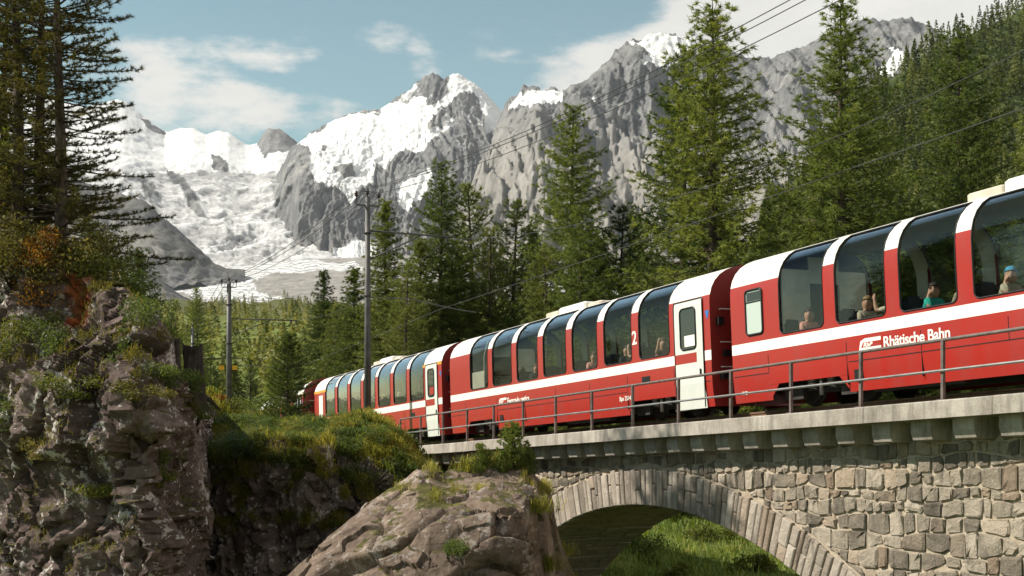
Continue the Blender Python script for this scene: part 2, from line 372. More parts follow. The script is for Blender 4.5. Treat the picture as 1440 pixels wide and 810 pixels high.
def m_bark():
    n = NT('bark'); p = n.pos('world', (1, 1, .25)); n.bump(n.noise(p, 9, 6, .7), 1, .04)
    MAT['bark'] = n.fin(n.ramp(n.noise(p, 6, 6, .7), [(.35, (.035, .026, .02)), (.65, (.13, .10, .08))]), .95, .1)
m_bark()

# ------------------------------------------------------------------ track coordinates
_l = math.hypot(827, 1740); UX, UY = 827 / _l, -1740 / _l; NX, NY = -UY, UX; P0 = (-1.517, 40.6); Z0 = -1.596; GR = .07; RC = 85.0; SC = -20.0
def T(s, n, h=0.0):
    se, ne = s, n
    if s < SC: th = (SC - s) / RC; se = SC - (RC - n) * math.sin(th); ne = RC - (RC - n) * math.cos(th)
    return Vector((P0[0] + se * UX + ne * NX, P0[1] + se * UY + ne * NY, Z0 + GR * s + h))
def sn_of(X, Y): dx, dy = X - P0[0], Y - P0[1]; return dx * UX + dy * UY, dx * NX + dy * NY

# ------------------------------------------------------------------ ground sheet
def ground(X, Y):
    X = np.asarray(X, float); Y = np.asarray(Y, float); s, n = sn_of(X, Y); r = np.hypot(X, Y)
    p = np.stack([X / 60, Y / 60, np.zeros_like(X)], -1).reshape(-1, 3)
    nz = fbm(p, 4).reshape(X.shape)
    far = -6.3 + np.clip(n - 14, 0, 400) * .06 + np.clip(Y - 70, 0, 9000) * .052 + nz * (1.2 + np.clip(r - 80, 0, 2000) * .012)
    far += np.clip(-X - 40, 0, 300) * .05 * sstep(60, 200, Y)
    near = -1.75 - np.clip(Y - 1, 0, 30) * .33 + nz * .3; near = np.where(Y > 18, -8.5 + nz * .4, np.maximum(near, -8.5))
    z = np.where(n < 2, near, far); b = sstep(-3, 6, n); z = near * (1 - b) + far * b
    trk = Z0 + GR * np.clip(s, -200, 60) - .28
    emb = sstep(.5, -3.5, s) * sstep(-3.0, -.4, n) * sstep(8.5, 5.2, n) * sstep(-48, -30, s)
    emb = np.maximum(emb, sstep(35.5, 38, s) * sstep(-8, -1, n) * sstep(14, 5.2, n))
    return z * (1 - emb) + trk * emb
az = np.concatenate([np.linspace(-180, -34, 60, False), np.linspace(-34, 34, 250, False), np.linspace(34, 180, 61)]) * math.pi / 180
rr = 1.5 * (9000 / 1.5) ** np.linspace(0, 1, 250)
A, B = np.meshgrid(az, rr); GXX, GYY = B * np.sin(A), B * np.cos(A); GZ = ground(GXX, GYY)
V = np.stack([GXX, GYY, GZ], -1).reshape(-1, 3); nc = len(az); nr = len(rr)
def grid_faces(nr, nc):
    i = np.arange(nr - 1)[:, None] * nc + np.arange(nc - 1)[None]; i = i.ravel(); return np.stack([i, i + 1, i + nc + 1, i + nc], 1)
gf = grid_faces(nr, nc)[:, ::-1]
tag(link('ground', mesh_np('ground', V, gf, MAT['ground'], smooth=True)), kind='structure')

# ------------------------------------------------------------------ relief terrain from rows of (row height, distance) lines
def sheet(px0, px1, cols, curves, subs, dense=None, soft=0):
    px = np.linspace(px0, px1, cols); PY, PR, VV = [], [], []
    if dense is not None: px = np.concatenate([np.linspace(px0, dense[0], cols - dense[1], False), np.linspace(dense[0], px1, dense[1])])
    def blur(y):
        if not soft: return y
        k = int(soft * cols / (px1 - px0)); w = np.hanning(2 * k + 3); w /= w.sum(); return np.convolve(np.pad(y, k + 1, mode='edge'), w, 'valid')
    for k in range(len(curves) - 1):
        a, b = curves[k], curves[k + 1]
        t = np.linspace(0, 1, subs[k], endpoint=(k == len(curves) - 2))[:, None]
        pa, pb = pl(a[0], px), pl(b[0], px); ra, rb = pl(a[1], px), pl(b[1], px)
        e = a[2] if len(a) > 2 else 1.0
        sa, sb_ = blur(pa), blur(pb)
        PR.append(ra + (rb - ra) * t); PY.append(sa + (sb_ - sa) * t ** e + (pa - sa) * (1 - t) ** 7 + (pb - sb_) * t ** 7); VV.append(np.repeat(k + t, cols, 1))
    PY, PR, VV = map(np.concatenate, (PY, PR, VV)); PX = np.repeat(px[None], len(PY), 0)
    P = np.stack([(PX - 720) / F * PR, PR, (HY - PY) / F * PR], -1)
    return P, PX, PY, VV
C = lambda v: [(0, v)]
def mountain(name, px0, px1, cols, curves, subs, amp, sc, mask, jag=0.0, aniso=.4, seed=0.0, rough=1.0):
    P, PX, PY, VV = sheet(px0, px1, cols, curves, subs, None, 45); shp = P.shape[:2]; q = P.reshape(-1, 3)
    c = q / sc * (1, aniso, aniso) + seed; c = c + .22 * np.stack([fbm(c * 1.3 + 5, 3), fbm(c * 1.3 + 9, 3), c[:, 0] * 0], 1)
    R = ridged(c, 8, .56, False).reshape(shp); V1 = VV.reshape(shp)
    env = np.clip(1 - np.clip(V1 - (len(curves) - 4), 0, 1) ** 2.2, .0, 1) + .08; env = np.where(V1 > len(curves) - 3, .15, env) 
    R2 = ridged(c * (5.0, .6, .6) + 3, 6, .58, False).reshape(shp) - .45; R4 = ridged(c * (1.6, 3.5, 9) + 8, 4, .55, False).reshape(shp) - .45; R3 = fbm(c * 16, 4, .65).reshape(shp)
    d = amp * (R - .35) * env + amp * (.34 * R2 + .14 * R4 + .03 * R3) * rough * np.clip(env + .25, 0, 1)
    J = ridged(q / (sc * .16) + seed, 4).reshape(shp) - .4; dz = jag * J * (V1 > len(curves) - 4.6)
    wx = fbm(np.stack([PX.ravel() / 22, PY.ravel() / 22, PX.ravel() * 0 + seed], 1), 5).reshape(shp) * 6
    wy = fbm(np.stack([PX.ravel() / 22, PY.ravel() / 22, PX.ravel() * 0 + 31 + seed], 1), 5).reshape(shp) * 5
    at = mask(PX + wx, PY + wy, R); d = d * (1 - .5 * np.clip(at['snow'], 0, 1)); P[..., 1] -= d * .75; P[..., 2] += d * .5 + dz
    at = {k: np.broadcast_to(v, shp).ravel() for k, v in at.items()}
    me = mesh_np(name, P.reshape(-1, 3), grid_faces(*shp), MAT['mountain'], smooth=True, attrs=at)
    return tag(link(name, me), kind='structure')
def anyp(x, y, polys): r = np.zeros(x.shape, bool); [r.__ior__(inpoly(x, y, q)) for q in polys]; return r

# far snow range with the ice fall
sky_l = [(-300, 60), (0, 120), (120, 150), (165, 139), (176, 143), (205, 165), (232, 187), (255, 180), (272, 181), (290, 189), (308, 184), (322, 187), (345, 203), (360, 206), (368, 192), (378, 181), (392, 182), (405, 190), (418, 201), (440, 215), (520, 260)]
def mask_l(x, y, R):
    rock = anyp(x, y, [[(366, 178), (395, 178), (420, 200), (412, 214), (385, 212), (370, 222), (362, 206)], [(225, 235), (262, 252), (278, 280), (296, 305), (275, 300), (255, 268), (240, 250)],
                       [(300, 216), (322, 230), (318, 243), (303, 236)], [(196, 160), (212, 170), (232, 190), (222, 192), (205, 178)], [(196, 250), (215, 262), (225, 285), (205, 280)]])  # sliver right of the left peak is its shade, coloured as rock
    snow = np.where(rock, .1, 1.0); icezone = sstep(222, 262, y); ice = icezone * (y < 445)
    snow = np.where(~rock, 1.1 - .85 * icezone + (R - .5) * 1.0 * sstep(200, 250, y), snow)
    return dict(snow=snow, ice=np.where(rock, 0, ice), gravel=0 * x, grass=0 * x)
mountain('far_mountains', -330, 560, 420, [([(0, 412)], C(4800), .9), (sky_l, C(9800), 1), ([(q[0], q[1] + 25) for q in sky_l], C(10300), 1), ([(q[0], q[1] + 140) for q in sky_l], C(11500))], [190, 6, 5], 190, 700, mask_l, 10, .7, 3.3, .8)
# glacier tongue and moraine floor
def mask_g(x, y, R):
    tongue = inpoly(x, y, [(150, 392), (235, 382), (300, 374), (400, 368), (500, 366), (520, 380), (380, 384), (352, 398), (365, 412), (420, 425), (445, 436), (430, 441), (300, 425), (230, 410), (150, 410)])
    low = inpoly(x, y, [(280, 428), (440, 436), (440, 448), (300, 446)])
    st = .5 + .5 * np.sin(y * 1.9 + 2.5 * np.sin(x / 40)); ice = np.where(tongue, .55 + .45 * st, 0)
    return dict(snow=np.where(tongue, .40 + .2 * st, 0) + .35 * low, ice=ice, gravel=np.where(tongue, 0, 1.0), grass=0 * x + .0)
mountain('glacier_floor', -200, 760, 380, [([(0, 452)], C(2600), .8), ([(-200, 395), (240, 384), (300, 374), (420, 366), (500, 362), (800, 350)], C(5400), 1), (C(372), C(6400), 1), (C(400), C(6600))], [110, 10, 4], 26, 200, mask_g, 0, 1, 7.7)
# spurs falling from the left
def mask_s(x, y, R):
    return dict(snow=0 * x, ice=0 * x, gravel=sstep(330, 400, y + (300 - x) * .35) * (x < 235) * .9, grass=.25 * (R > .5))
spur = [(-320, 110), (60, 235), (150, 268), (205, 283), (222, 300), (245, 318), (275, 345), (300, 369), (318, 377), (360, 380)]
mountain('spur', -320, 345, 200, [([(0, 404)], [(0, 3600), (340, 4300)], 1.1), (spur, [(0, 4700), (340, 4500)], 1), ([(q[0], q[1] + 30) for q in spur], C(5000), 1), ([(q[0], q[1] + 90) for q in spur], C(5400))], [120, 5, 4], 60, 300, mask_s, 6, .5, 1.2)
spur2 = [(-320, 220), (60, 300), (185, 344), (198, 356), (215, 384), (240, 404), (258, 418), (290, 432)]
mountain('spur', -320, 285, 160, [([(0, 452)], C(1900), 1.1), (spur2, C(2500), 1), ([(q[0], q[1] + 30) for q in spur2], C(2700), 1), ([(q[0], q[1] + 80) for q in spur2], C(2900))], [90, 5, 4], 35, 200, mask_s, 6, .5, 5.2)
# central snow peak
sky_c = [(376, 300), (384, 262), (395, 236), (410, 209), (425, 196), (440, 184), (470, 170), (498, 158), (520, 155), (531, 155), (545, 147), (560, 137), (578, 124), (586, 117), (596, 109), (603, 106), (609, 101), (616, 106), (624, 110), (632, 106), (644, 103), (657, 111), (671, 119), (684, 131), (702, 152), (720, 176), (760, 230), (800, 280)]
def mask_c(x, y, R):
    snow_p = [[(432, 196), (462, 175), (498, 160), (560, 142), (582, 128), (600, 140), (612, 160), (640, 145), (668, 122), (640, 103), (672, 118), (704, 152), (698, 178), (684, 192), (680, 166), (672, 132), (655, 138), (610, 168), (604, 190), (618, 182), (650, 172), (618, 200), (596, 218), (560, 222), (540, 240), (524, 232), (500, 238), (486, 245), (476, 262), (452, 258), (436, 240), (440, 215)],
              [(416, 200), (440, 186), (448, 192), (430, 205)], [(500, 228), (530, 225), (526, 250), (505, 262), (492, 285), (478, 262)], [(560, 262), (600, 240), (612, 262), (575, 300), (560, 290)], [(470, 350), (500, 338), (540, 345), (540, 372), (480, 372)]]
    rock_p = [[(558, 140), (596, 108), (612, 100), (626, 110), (606, 122), (588, 138), (570, 146)], [(498, 156), (534, 152), (532, 160), (500, 163)], [(606, 168), (655, 132), (674, 130), (676, 160), (690, 162), (684, 186), (660, 176), (640, 178), (618, 186)], [(455, 205), (464, 208), (448, 226), (444, 220)], [(468, 236), (492, 228), (500, 240), (484, 252)], [(568, 215), (584, 220), (578, 232), (560, 228)], [(596, 130), (640, 118), (645, 125), (615, 145), (600, 150)]]
    s = np.where(anyp(x, y, snow_p), 1.15, .04); s = np.where(anyp(x, y, rock_p), .2, s); s = np.where(anyp(x, y, [[(634, 96), (650, 98), (676, 112), (712, 150), (704, 180), (684, 196), (680, 166), (676, 136), (660, 126), (640, 138), (612, 158), (604, 152), (630, 128)]]), 1.5, s)
    s = s + (R - .5) * .6 + np.where(y < 270, .20, 0)
    return dict(snow=s, ice=0 * x, gravel=sstep(320, 360, y) * .5, grass=0 * x)
mountain('snow_mountain', 372, 810, 420, [([(0, 392)], [(372, 6000), (450, 5600), (800, 5600)], 1.0), ([(372, 318), (420, 268), (480, 258), (560, 262), (640, 232), (700, 225), (800, 330)], [(372, 7300), (420, 6350), (480, 6500), (560, 6700), (700, 7000)], 1), (sky_c, [(372, 8400), (500, 8300), (800, 8300)], 1), ([(q[0], q[1] + 20) for q in sky_c], C(8800), 1), ([(q[0], q[1] + 120) for q in sky_c], C(9700))], [130, 170, 6, 5], 210, 520, mask_c, 16, .3, 2.1)
# right-hand massif
sky_r = [(640, 330), (676, 230), (690, 196), (702, 168), (712, 144), (718, 140), (727, 137), (734, 122), (738, 119), (744, 126), (752, 121), (757, 126), (764, 128), (780, 123), (786, 130), (793, 130), (801, 123), (818, 118), (828, 109), (844, 97), (856, 84), (867, 72), (876, 66), (884, 61), (898, 54), (915, 48), (929, 45), (943, 46), (957, 52), (978, 62), (1000, 66), (1040, 77), (1049, 82), (1067, 79), (1084, 84), (1095, 78), (1107, 74), (1140, 62), (1180, 42), (1204, 30), (1216, 32), (1227, 27), (1240, 32), (1249, 33), (1263, 28), (1280, 26), (1292, 32), (1307, 38), (1333, 57), (1400, 90), (1900, 140)]
def mask_r(x, y, R):
    snow_p = [[(884, 60), (929, 44), (990, 64), (975, 85), (930, 98), (885, 107), (905, 92), (912, 72)], [(708, 160), (716, 146), (745, 128), (790, 130), (792, 148), (770, 160), (752, 172), (745, 180), (735, 158)], [(1240, 62), (1258, 72), (1282, 82), (1262, 98), (1240, 104), (1236, 92), (1250, 84)],
              [(820, 150), (845, 137), (825, 165), (815, 162)], [(800, 196), (815, 168), (822, 172), (806, 200)], [(760, 256), (800, 235), (806, 240), (770, 262)]]
    s = np.where(anyp(x, y, snow_p), 1.0, .10 * (y < 210)) + (R - .55) * .5
    return dict(snow=s, ice=0 * x, gravel=sstep(170, 240, y - (x - 800) * .08) * .75, grass=sstep(200, 330, y) * .55)
mountain('rock_mountain', 636, 1700, 520, [([(0, 430)], C(3600), 1), ([(640, 335), (690, 225), (760, 190), (850, 200), (950, 175), (1100, 170), (1300, 130), (1900, 200)], [(640, 5500), (700, 5900), (760, 5600), (850, 6000), (1900, 5800)], 1), (sky_r, [(640, 7400), (740, 7600), (800, 7000), (1900, 7000)], 1), ([(q[0], q[1] + 20) for q in sky_r], C(7800), 1), ([(q[0], q[1] + 130) for q in sky_r], C(8700))], [110, 130, 6, 5], 300, 520, mask_r, 26, .3, 8.8, 1.25)
# forested hill on the right
sky_h = [(940, 420), (1040, 360), (1120, 280), (1180, 190), (1236, 122), (1262, 104), (1300, 84), (1340, 62), (1400, 30), (1440, 10), (1520, -35), (1900, -220)]
HP, HPX, HPY, HV = sheet(930, 1900, 150, [(C(440), C(240), 1), (sky_h, [(930, 420), (1236, 760), (1440, 980), (1900, 1300)], 1), ([(q[0], q[1] + 25) for q in sky_h], C(1350), 1), ([(q[0], q[1] + 140) for q in sky_h], C(1600))], [70, 4, 4])
HP[..., 2] += fbm(HP.reshape(-1, 3) / 90, 4).reshape(HP.shape[:2]) * 4
tag(link('hill', mesh_np('hill', HP.reshape(-1, 3), grid_faces(*HP.shape[:2]), MAT['hill_ground'], smooth=True)), kind='structure')

# ------------------------------------------------------------------ vegetation builders
def unit(v): return v / np.maximum(np.linalg.norm(v, axis=1, keepdims=True), 1e-9)
def needle_tris(c, d, k, ln, wd, spread, g):
    """k thin triangles at each centre c pointing about d"""
    N = len(c); c = np.repeat(c, k, 0); d = np.repeat(d, k, 0); ln = np.repeat(np.broadcast_to(ln, N), k)
    dd = unit(d + g.normal(size=d.shape) * spread); sd = unit(np.cross(dd, g.normal(size=d.shape)))
    L = (ln * g.uniform(.7, 1.25, len(c)))[:, None]; w = wd * g.uniform(.7, 1.3, len(c))[:, None]
    b = c - dd * L * .15; V = np.stack([b - sd * w * .5, b + sd * w * .5, b + dd * L], 1).reshape(-1, 3)
    return V, np.arange(len(V)).reshape(-1, 3)
def tube_np(pts, r, n=5):
    """pts (K,3)"""
    K = len(pts); d = unit(np.gradient(pts, axis=0)); a = np.where(np.abs(d[:, 2:3]) < .9, [[0, 0, 1.]], [[1., 0, 0]]); x = unit(np.cross(d, a)); y = np.cross(d, x)
    t = np.arange(n) * 2 * math.pi / n; V = pts[:, None] + (x[:, None] * np.cos(t)[None, :, None] + y[:, None] * np.sin(t)[None, :, None]) * np.reshape(r, (-1, 1, 1))
    i = np.arange(K - 1)[:, None] * n; k = np.arange(n)[None]; f = np.stack([i + k, i + (k + 1) % n, i + n + (k + 1) % n, i + n + k], -1).reshape(-1, 4)
    return V.reshape(-1, 3), f
def conifer(seed, H, R, style):
    g = np.random.default_rng(seed); lean = g.normal(size=2) * .012 * H
    kz = np.linspace(0, 1, 14); tp = np.stack([lean[0] * kz ** 2 + .05 * np.sin(kz * 7), lean[1] * kz ** 2 + .05 * np.cos(kz * 6), kz * H], 1)
    r0 = .0115 * H + min(.03, .01 * H); tv, tf = tube_np(tp, r0 * (1 - kz) ** .85 + min(.012, .003 * H), 9)
    bV, bF, off = [], [], 0; cc, cd, cl = [], [], []
    P = dict(larch=dict(z0=.06, sp=.34, nb=6, pw=.66, tw=.20, droop=-.22, up=.34, nl=.25, k=5, wd=.038, spr=.75, tl=.46, gap=.10),
             spruce=dict(z0=.04, sp=.33, nb=7, pw=.85, tw=.17, droop=-.18, up=.12, nl=.24, k=5, wd=.040, spr=.6, tl=.42, gap=.03),
             arolla=dict(z0=.02, sp=.44, nb=6, pw=.40, tw=.19, droop=-.14, up=.26, nl=.17, k=15, wd=.021, spr=.85, tl=.34, gap=.10),
             young=dict(z0=.10, sp=.15, nb=6, pw=.75, tw=.10, droop=.02, up=.30, nl=.13, k=10, wd=.022, spr=.6, tl=.22, gap=.03),
             sapling=dict(z0=.02, sp=.07, nb=6, pw=.6, tw=.055, droop=.15, up=.5, nl=.08, k=13, wd=.013, spr=.6, tl=.10, gap=.02),
             pine=dict(z0=.08, sp=.42, nb=5, pw=.62, tw=.21, droop=.02, up=.55, nl=.28, k=7, wd=.032, spr=.55, tl=.50, gap=.06))[style]
    z = P['z0'] * H
    while z < H * .985:
        t = z / H; nb = P['nb'] + g.integers(-1, 2); a0 = g.uniform(0, 6.28)
        for b in range(max(3, nb)):
            if g.random() < P['gap']: continue
            a = a0 + b * 6.283 / nb + g.normal() * .28
            prof = (1 - t) ** P['pw'] * 1.0 * min(1, .62 + 3.2 * t)
            L = R * prof * g.uniform(.48, 1.24) + min(.12, .03 * H)
            if g.random() < .06: L *= 1.25
            n = 6; q = np.linspace(0, 1, n); ins = P['droop'] * (1.15 - t) + .28 * t ** 2 + g.normal() * .08
            rad_ = q * L; hz = L * (ins * q + P['up'] * q ** 2.4 * (.5 + .5 * g.random())); sw = L * .1 * g.normal() * q ** 2
            ca, sa = math.cos(a), math.sin(a); base = np.array([np.interp(z, tp[:, 2], tp[:, 0]), np.interp(z, tp[:, 2], tp[:, 1]), z + g.normal() * .005 * H])
            pts = base + np.stack([ca * rad_ - sa * sw, sa * rad_ + ca * sw, hz], 1)
            v, f = tube_np(pts, np.linspace(min(.012, .006 * H) + .011 * L, min(.006, .002 * H), n), 3); bV.append(v); bF.append(f + off); off += len(v)
            m = max(2, int(L * .9 / P['tw'])); w = np.linspace({'pine': .3, 'arolla': .40}.get(style, .14), 1, m) ** .9
            cpt = np.stack([np.interp(w, q, pts[:, i]) for i in range(3)], 1); fw = unit(np.stack([np.interp(w, q, np.gradient(pts[:, i])) for i in range(3)], 1))
            side = np.where(np.arange(m) % 2 == 0, 1, -1)[:, None] * np.array([[-sa, ca, 0]]); tl = P['tl'] * (1.15 - .75 * w) * min(1.0, L / (.35 * R + .05)) * g.uniform(.6, 1.3, m)
            td = unit(fw * .75 + side * .8 + np.array([[0, 0, {'larch': -.35, 'spruce': -.28}.get(style, .30)]]) + g.normal(size=(m, 3)) * .18)
            ns = {'pine': 3, 'arolla': 2, 'young': 2, 'sapling': 2}.get(style, 4)
            for e in range(ns):
                u = (e + .6) / ns; cc.append(cpt + td * (tl * u)[:, None] + g.normal(size=(m, 3)) * .1 * P['nl']); cd.append(td); cl.append(np.full(m, P['nl']))
            cc.append(cpt); cd.append(fw); cl.append(np.full(m, P['nl'] * .9))
        z += P['sp'] * g.uniform(.6, 1.4) * (1 - .45 * t)
    c = np.concatenate(cc); d = np.concatenate(cd); l = np.concatenate(cl)
    nv, nf = needle_tris(c, d, P['k'], l, P['wd'], P['spr'], g)
    bV = np.concatenate(bV); bF = np.concatenate(bF)
    return (tv, tf), (bV, bF, nv, nf)
def conifer_meshes(seed, H, R, style, mat):
    (tv, tf), (bV, bF, nv, nf) = conifer(seed, H, R, style)
    tm = mesh_np('trunk', tv, tf, MAT['bark'], smooth=True)
    cm = mesh_np('crown', np.concatenate([bV, nv]), [bF, nf + len(bV)], [MAT['bark'], mat], np.concatenate([np.zeros(len(bF)), np.ones(len(nf))]))
    return tm, cm
def place_tree(name, ms, loc, sc, rz, label, group, cat='tree', sxy=None):
    o = empty(name, loc, label, cat, group); o.rotation_euler = (0, 0, rz); o.scale = (sxy or sc, sxy or sc, sc)
    link('trunk', ms[0], o); link('crown', ms[1], o); return o
def blades(P, h, lean, wid, g, az=None):
    """bent grass blades: P (N,3), h (N)"""
    N = len(P); a = g.uniform(0, 6.283, N) if az is None else az; d = np.stack([np.cos(a), np.sin(a), 0 * a], 1); s = np.stack([-np.sin(a), np.cos(a), 0 * a], 1)
    w = (wid * g.uniform(.6, 1.4, N))[:, None]; ln = (lean * g.uniform(.5, 1.5, N) * h)[:, None]; hh = h[:, None]; up = np.array([[0, 0, 1.]])
    V = np.stack([P - s * w, P + s * w, P + d * ln * .35 + up * hh * .62 + s * w * .8, P + d * ln * .35 + up * hh * .62 - s * w * .8, P + d * ln + up * hh * (1 - .45 * np.clip(ln / np.maximum(hh, .01), 0, 1.2))], 1).reshape(-1, 3)
    i = np.arange(N)[:, None] * 5; return V, np.concatenate([i, i + 1, i + 2, i + 3], 1), np.concatenate([i + 3, i + 2, i + 4], 1), np.repeat(g.random(N), 5)
def leaf_cloud(c, size, g, k=1):
    N = len(c) * k; c = np.repeat(c, k, 0); a = unit(g.normal(size=(N, 3)) + (0, 0, .4)); b = unit(np.cross(a, g.normal(size=(N, 3)))); s = (size * g.uniform(.6, 1.4, N))[:, None]
    V = np.stack([c - a * s, c + b * s * .45, c + a * s, c - b * s * .45], 1).reshape(-1, 3); return V, np.arange(N * 4).reshape(-1, 4), np.repeat(g.random(N), 4)
def far_forest(name, P, H, mat, label, seed, nt=150, size=1.0, wid=.19):
    g = np.random.default_rng(seed); N = len(P); Vs = []; rn = []
    t = g.random((N, nt)) ** .75; a = g.uniform(0, 6.283, (N, nt)); rr_ = (1 - t) ** .85 * g.uniform(.45, 1, (N, nt)) * wid
    h = H[:, None]; wx = g.uniform(.8, 1.25, (N, 1))
    c = np.stack([P[:, 0:1] + np.cos(a) * rr_ * h * wx, P[:, 1:2] + np.sin(a) * rr_ * h * wx, P[:, 2:3] + h * (.03 + .97 * t) - rr_ * h * .25], -1)
    d = np.stack([np.cos(a), np.sin(a), np.full_like(a, -.35)], -1) + g.normal(size=c.shape) * .35; d /= np.linalg.norm(d, axis=-1, keepdims=True)
    s = np.cross(d, g.normal(size=c.shape)); s /= np.linalg.norm(s, axis=-1, keepdims=True); L = (h * .085 * size * (1.15 - .6 * t))[..., None]
    V = np.stack([c - s * L * .42 - d * L * .4, c + s * L * .42 - d * L * .4, c + d * L], 2).reshape(-1, 3)
    F3 = np.arange(len(V)).reshape(-1, 3); rn = np.repeat(g.random(N), nt * 3)
    o = link(name, mesh_np(name, V, F3, mat, attrs=dict(rnd=rn))); return tag(o, label, 'trees', kind='stuff')

# forest on the hill
g = np.random.default_rng(21); nrow = 72
ii = g.integers(3, nrow, 2300); jj = g.integers(22, 149, 2300); fu = g.random((2300, 2))
hp = HP[ii, jj] + (HP[ii + 1, jj] - HP[ii, jj]) * fu[:, :1] + (HP[ii, jj + 1] - HP[ii, jj]) * fu[:, 1:]
far_forest('hillside_forest', hp - (0, 0, .5), g.uniform(13, 25, len(hp)), MAT['needle_far'], 'dense dark conifer forest covering the steep hillside', 22, 130)
# sparse forest on the valley floor towards the glacier
vp = []
while len(vp) < 1500:
    Y = 150 * (2700 / 150) ** g.random(); px = g.uniform(-250, 760); vp.append(((px - 720) / F * Y, Y))
while len(vp) < 2500:
    Y = g.uniform(900, 2650); px = g.uniform(120, 600); vp.append(((px - 720) / F * Y, Y))
vp = np.array(vp); vz = ground(vp[:, 0], vp[:, 1]); hv = g.uniform(5, 12, len(vp)); hv = np.where(vp[:, 1] < 300, hv * .7, hv)
far_forest('valley_forest', np.column_stack([vp, vz - .3]), hv, MAT['needle_valley'], 'pale green larch wood filling the valley below the glacier', 24, 110, 1.25, .27)

# ------------------------------------------------------------------ near conifers
LAR = [conifer_meshes(40 + i, 20, 4.2, 'larch', MAT['needle_larch']) for i in range(3)]
SPR = [conifer_meshes(60 + i, 18, 3.2, 'spruce', MAT['needle_spruce']) for i in range(2)]
PIN = [conifer_meshes(80 + i, 14, 2.6, 'pine', MAT['needle_pine']) for i in range(2)]
KIND = {'L': (LAR, 20, 'larch_tree'), 'S': (SPR, 18, 'spruce_tree'), 'P': (PIN, 14, 'pine_tree')}
trees = [  # px, top row, distance, kind, width factor, label
    (1003, -4, 50, 'L', 1.12, 'tall open larch rising behind the gap between the two nearest carriages'), (962, 62, 53, 'L', 1.0, 'slimmer larch stem close beside the tall larch behind the carriage gap'),
    (1187, 2, 47, 'L', 1.08, 'tall larch with one bare straight trunk behind the nearest carriage'), (1356, 40, 52, 'L', 1.0, 'leafy larch in front of the forested hillside behind the nearest carriage'),
    (803, 146, 56, 'L', 1.05, 'pointed larch behind the middle carriage roof against the rocky slope'), (622, 226, 64, 'L', 1.0, 'tall larch behind the pole arm between two darker conifers'),
    (546, 276, 66, 'S', 1.0, 'dark spruce directly behind the near catenary pole'), (664, 262, 60, 'P', 1.15, 'dense dark pine beside the tall larch behind the pole arm'),
    (722, 284, 60, 'P', 1.1, 'bushy pine behind the left end of the middle carriage'), (456, 376, 84, 'S', 1.0, 'short spruce standing above the last carriage'),
    (872, 292, 56, 'P', 1.1, 'squat pine behind the right half of the middle carriage'), (690, 320, 58, 'P', 1.0, 'pine at the left end of the middle carriage, lower than its bushy neighbour'), (770, 350, 54, 'P', 1.1, 'low pine above the middle carriage beside its roof unit'), (920, 318, 62, 'P', 1.1, 'low pine above the number two of the middle carriage'), (840, 330, 60, 'S', 1.1, 'spruce hidden between the pointed larch and the squat pine'),
    (590, 330, 62, 'S', 1.1, 'spruce squeezed between the pole and the tall larch behind it'), (502, 372, 72, 'S', 1.1, 'short spruce left of the tall catenary pole'), (640, 350, 57, 'L', 1.1, 'low larch in front of the dense dark pine'), (1075, 310, 64, 'L', 1.15, 'half hidden larch between the two tallest larches'), (1110, 300, 60, 'P', 1.1, 'low pine above the frosted window of the nearest carriage'), (1270, 300, 52, 'L', 1.15, 'larch filling the gap right of the bare trunked tall larch'), (1440, 255, 56, 'L', 1.1, 'larch at the foot of the forested hillside'),
    (1300, 300, 47, 'P', 1.0, 'low pine behind the lettered carriage roof'), (1400, 262, 45, 'L', 1.0, 'low larch behind the beige roof unit of the nearest carriage'), (1230, 305, 62, 'L', 1.1, 'distant larch behind the bare trunked tall larch'), (1080, 300, 62, 'S', 1.0, 'spruce behind the tall open larch'), (900, 295, 68, 'S', 1.1, 'spruce left of the slimmer larch stem'), (1480, 120, 50, 'L', 1.1, 'larch just beyond the roof unit of the nearest carriage'), (1540, 60, 46, 'L', 1.1, 'tall larch beyond the far end of the nearest carriage'),
    (745, 318, 64, 'S', 1.15, 'spruce behind the bushy pine of the middle carriage'), (570, 372, 60, 'P', 1.1, 'low pine at the right of the tall catenary pole'), (470, 430, 76, 'P', 1.2, 'low pine above the last carriage roof'), (1010, 250, 66, 'L', .9, 'low larch under the tall open larch'), (1160, 255, 60, 'L', .9, 'low larch under the bare trunked tall larch'), (1345, 250, 46, 'L', .85, 'low larch under the leafy larch'), (820, 290, 50, 'L', .95, 'low larch in front of the pointed larch')]
for k, (px, py, Y, kd, wf, lab) in enumerate(trees):
    Y = Y * (1.22 if px > 630 else 1.08)
    X = (px - 720) / F * Y; zb = float(ground(np.array([X]), np.array([Y]))[0]) - .2; zt = (HY - py) / F * Y
    ms, H0, nm = KIND[kd]; sc = (zt - zb) / H0
    place_tree(nm, ms[k % len(ms)], (X, Y, zb), sc, RN.uniform(0, 6.28), lab, 'wood behind the train', sxy=max(sc, .62) * wf * (1.0 if sc > .8 else 1.15))
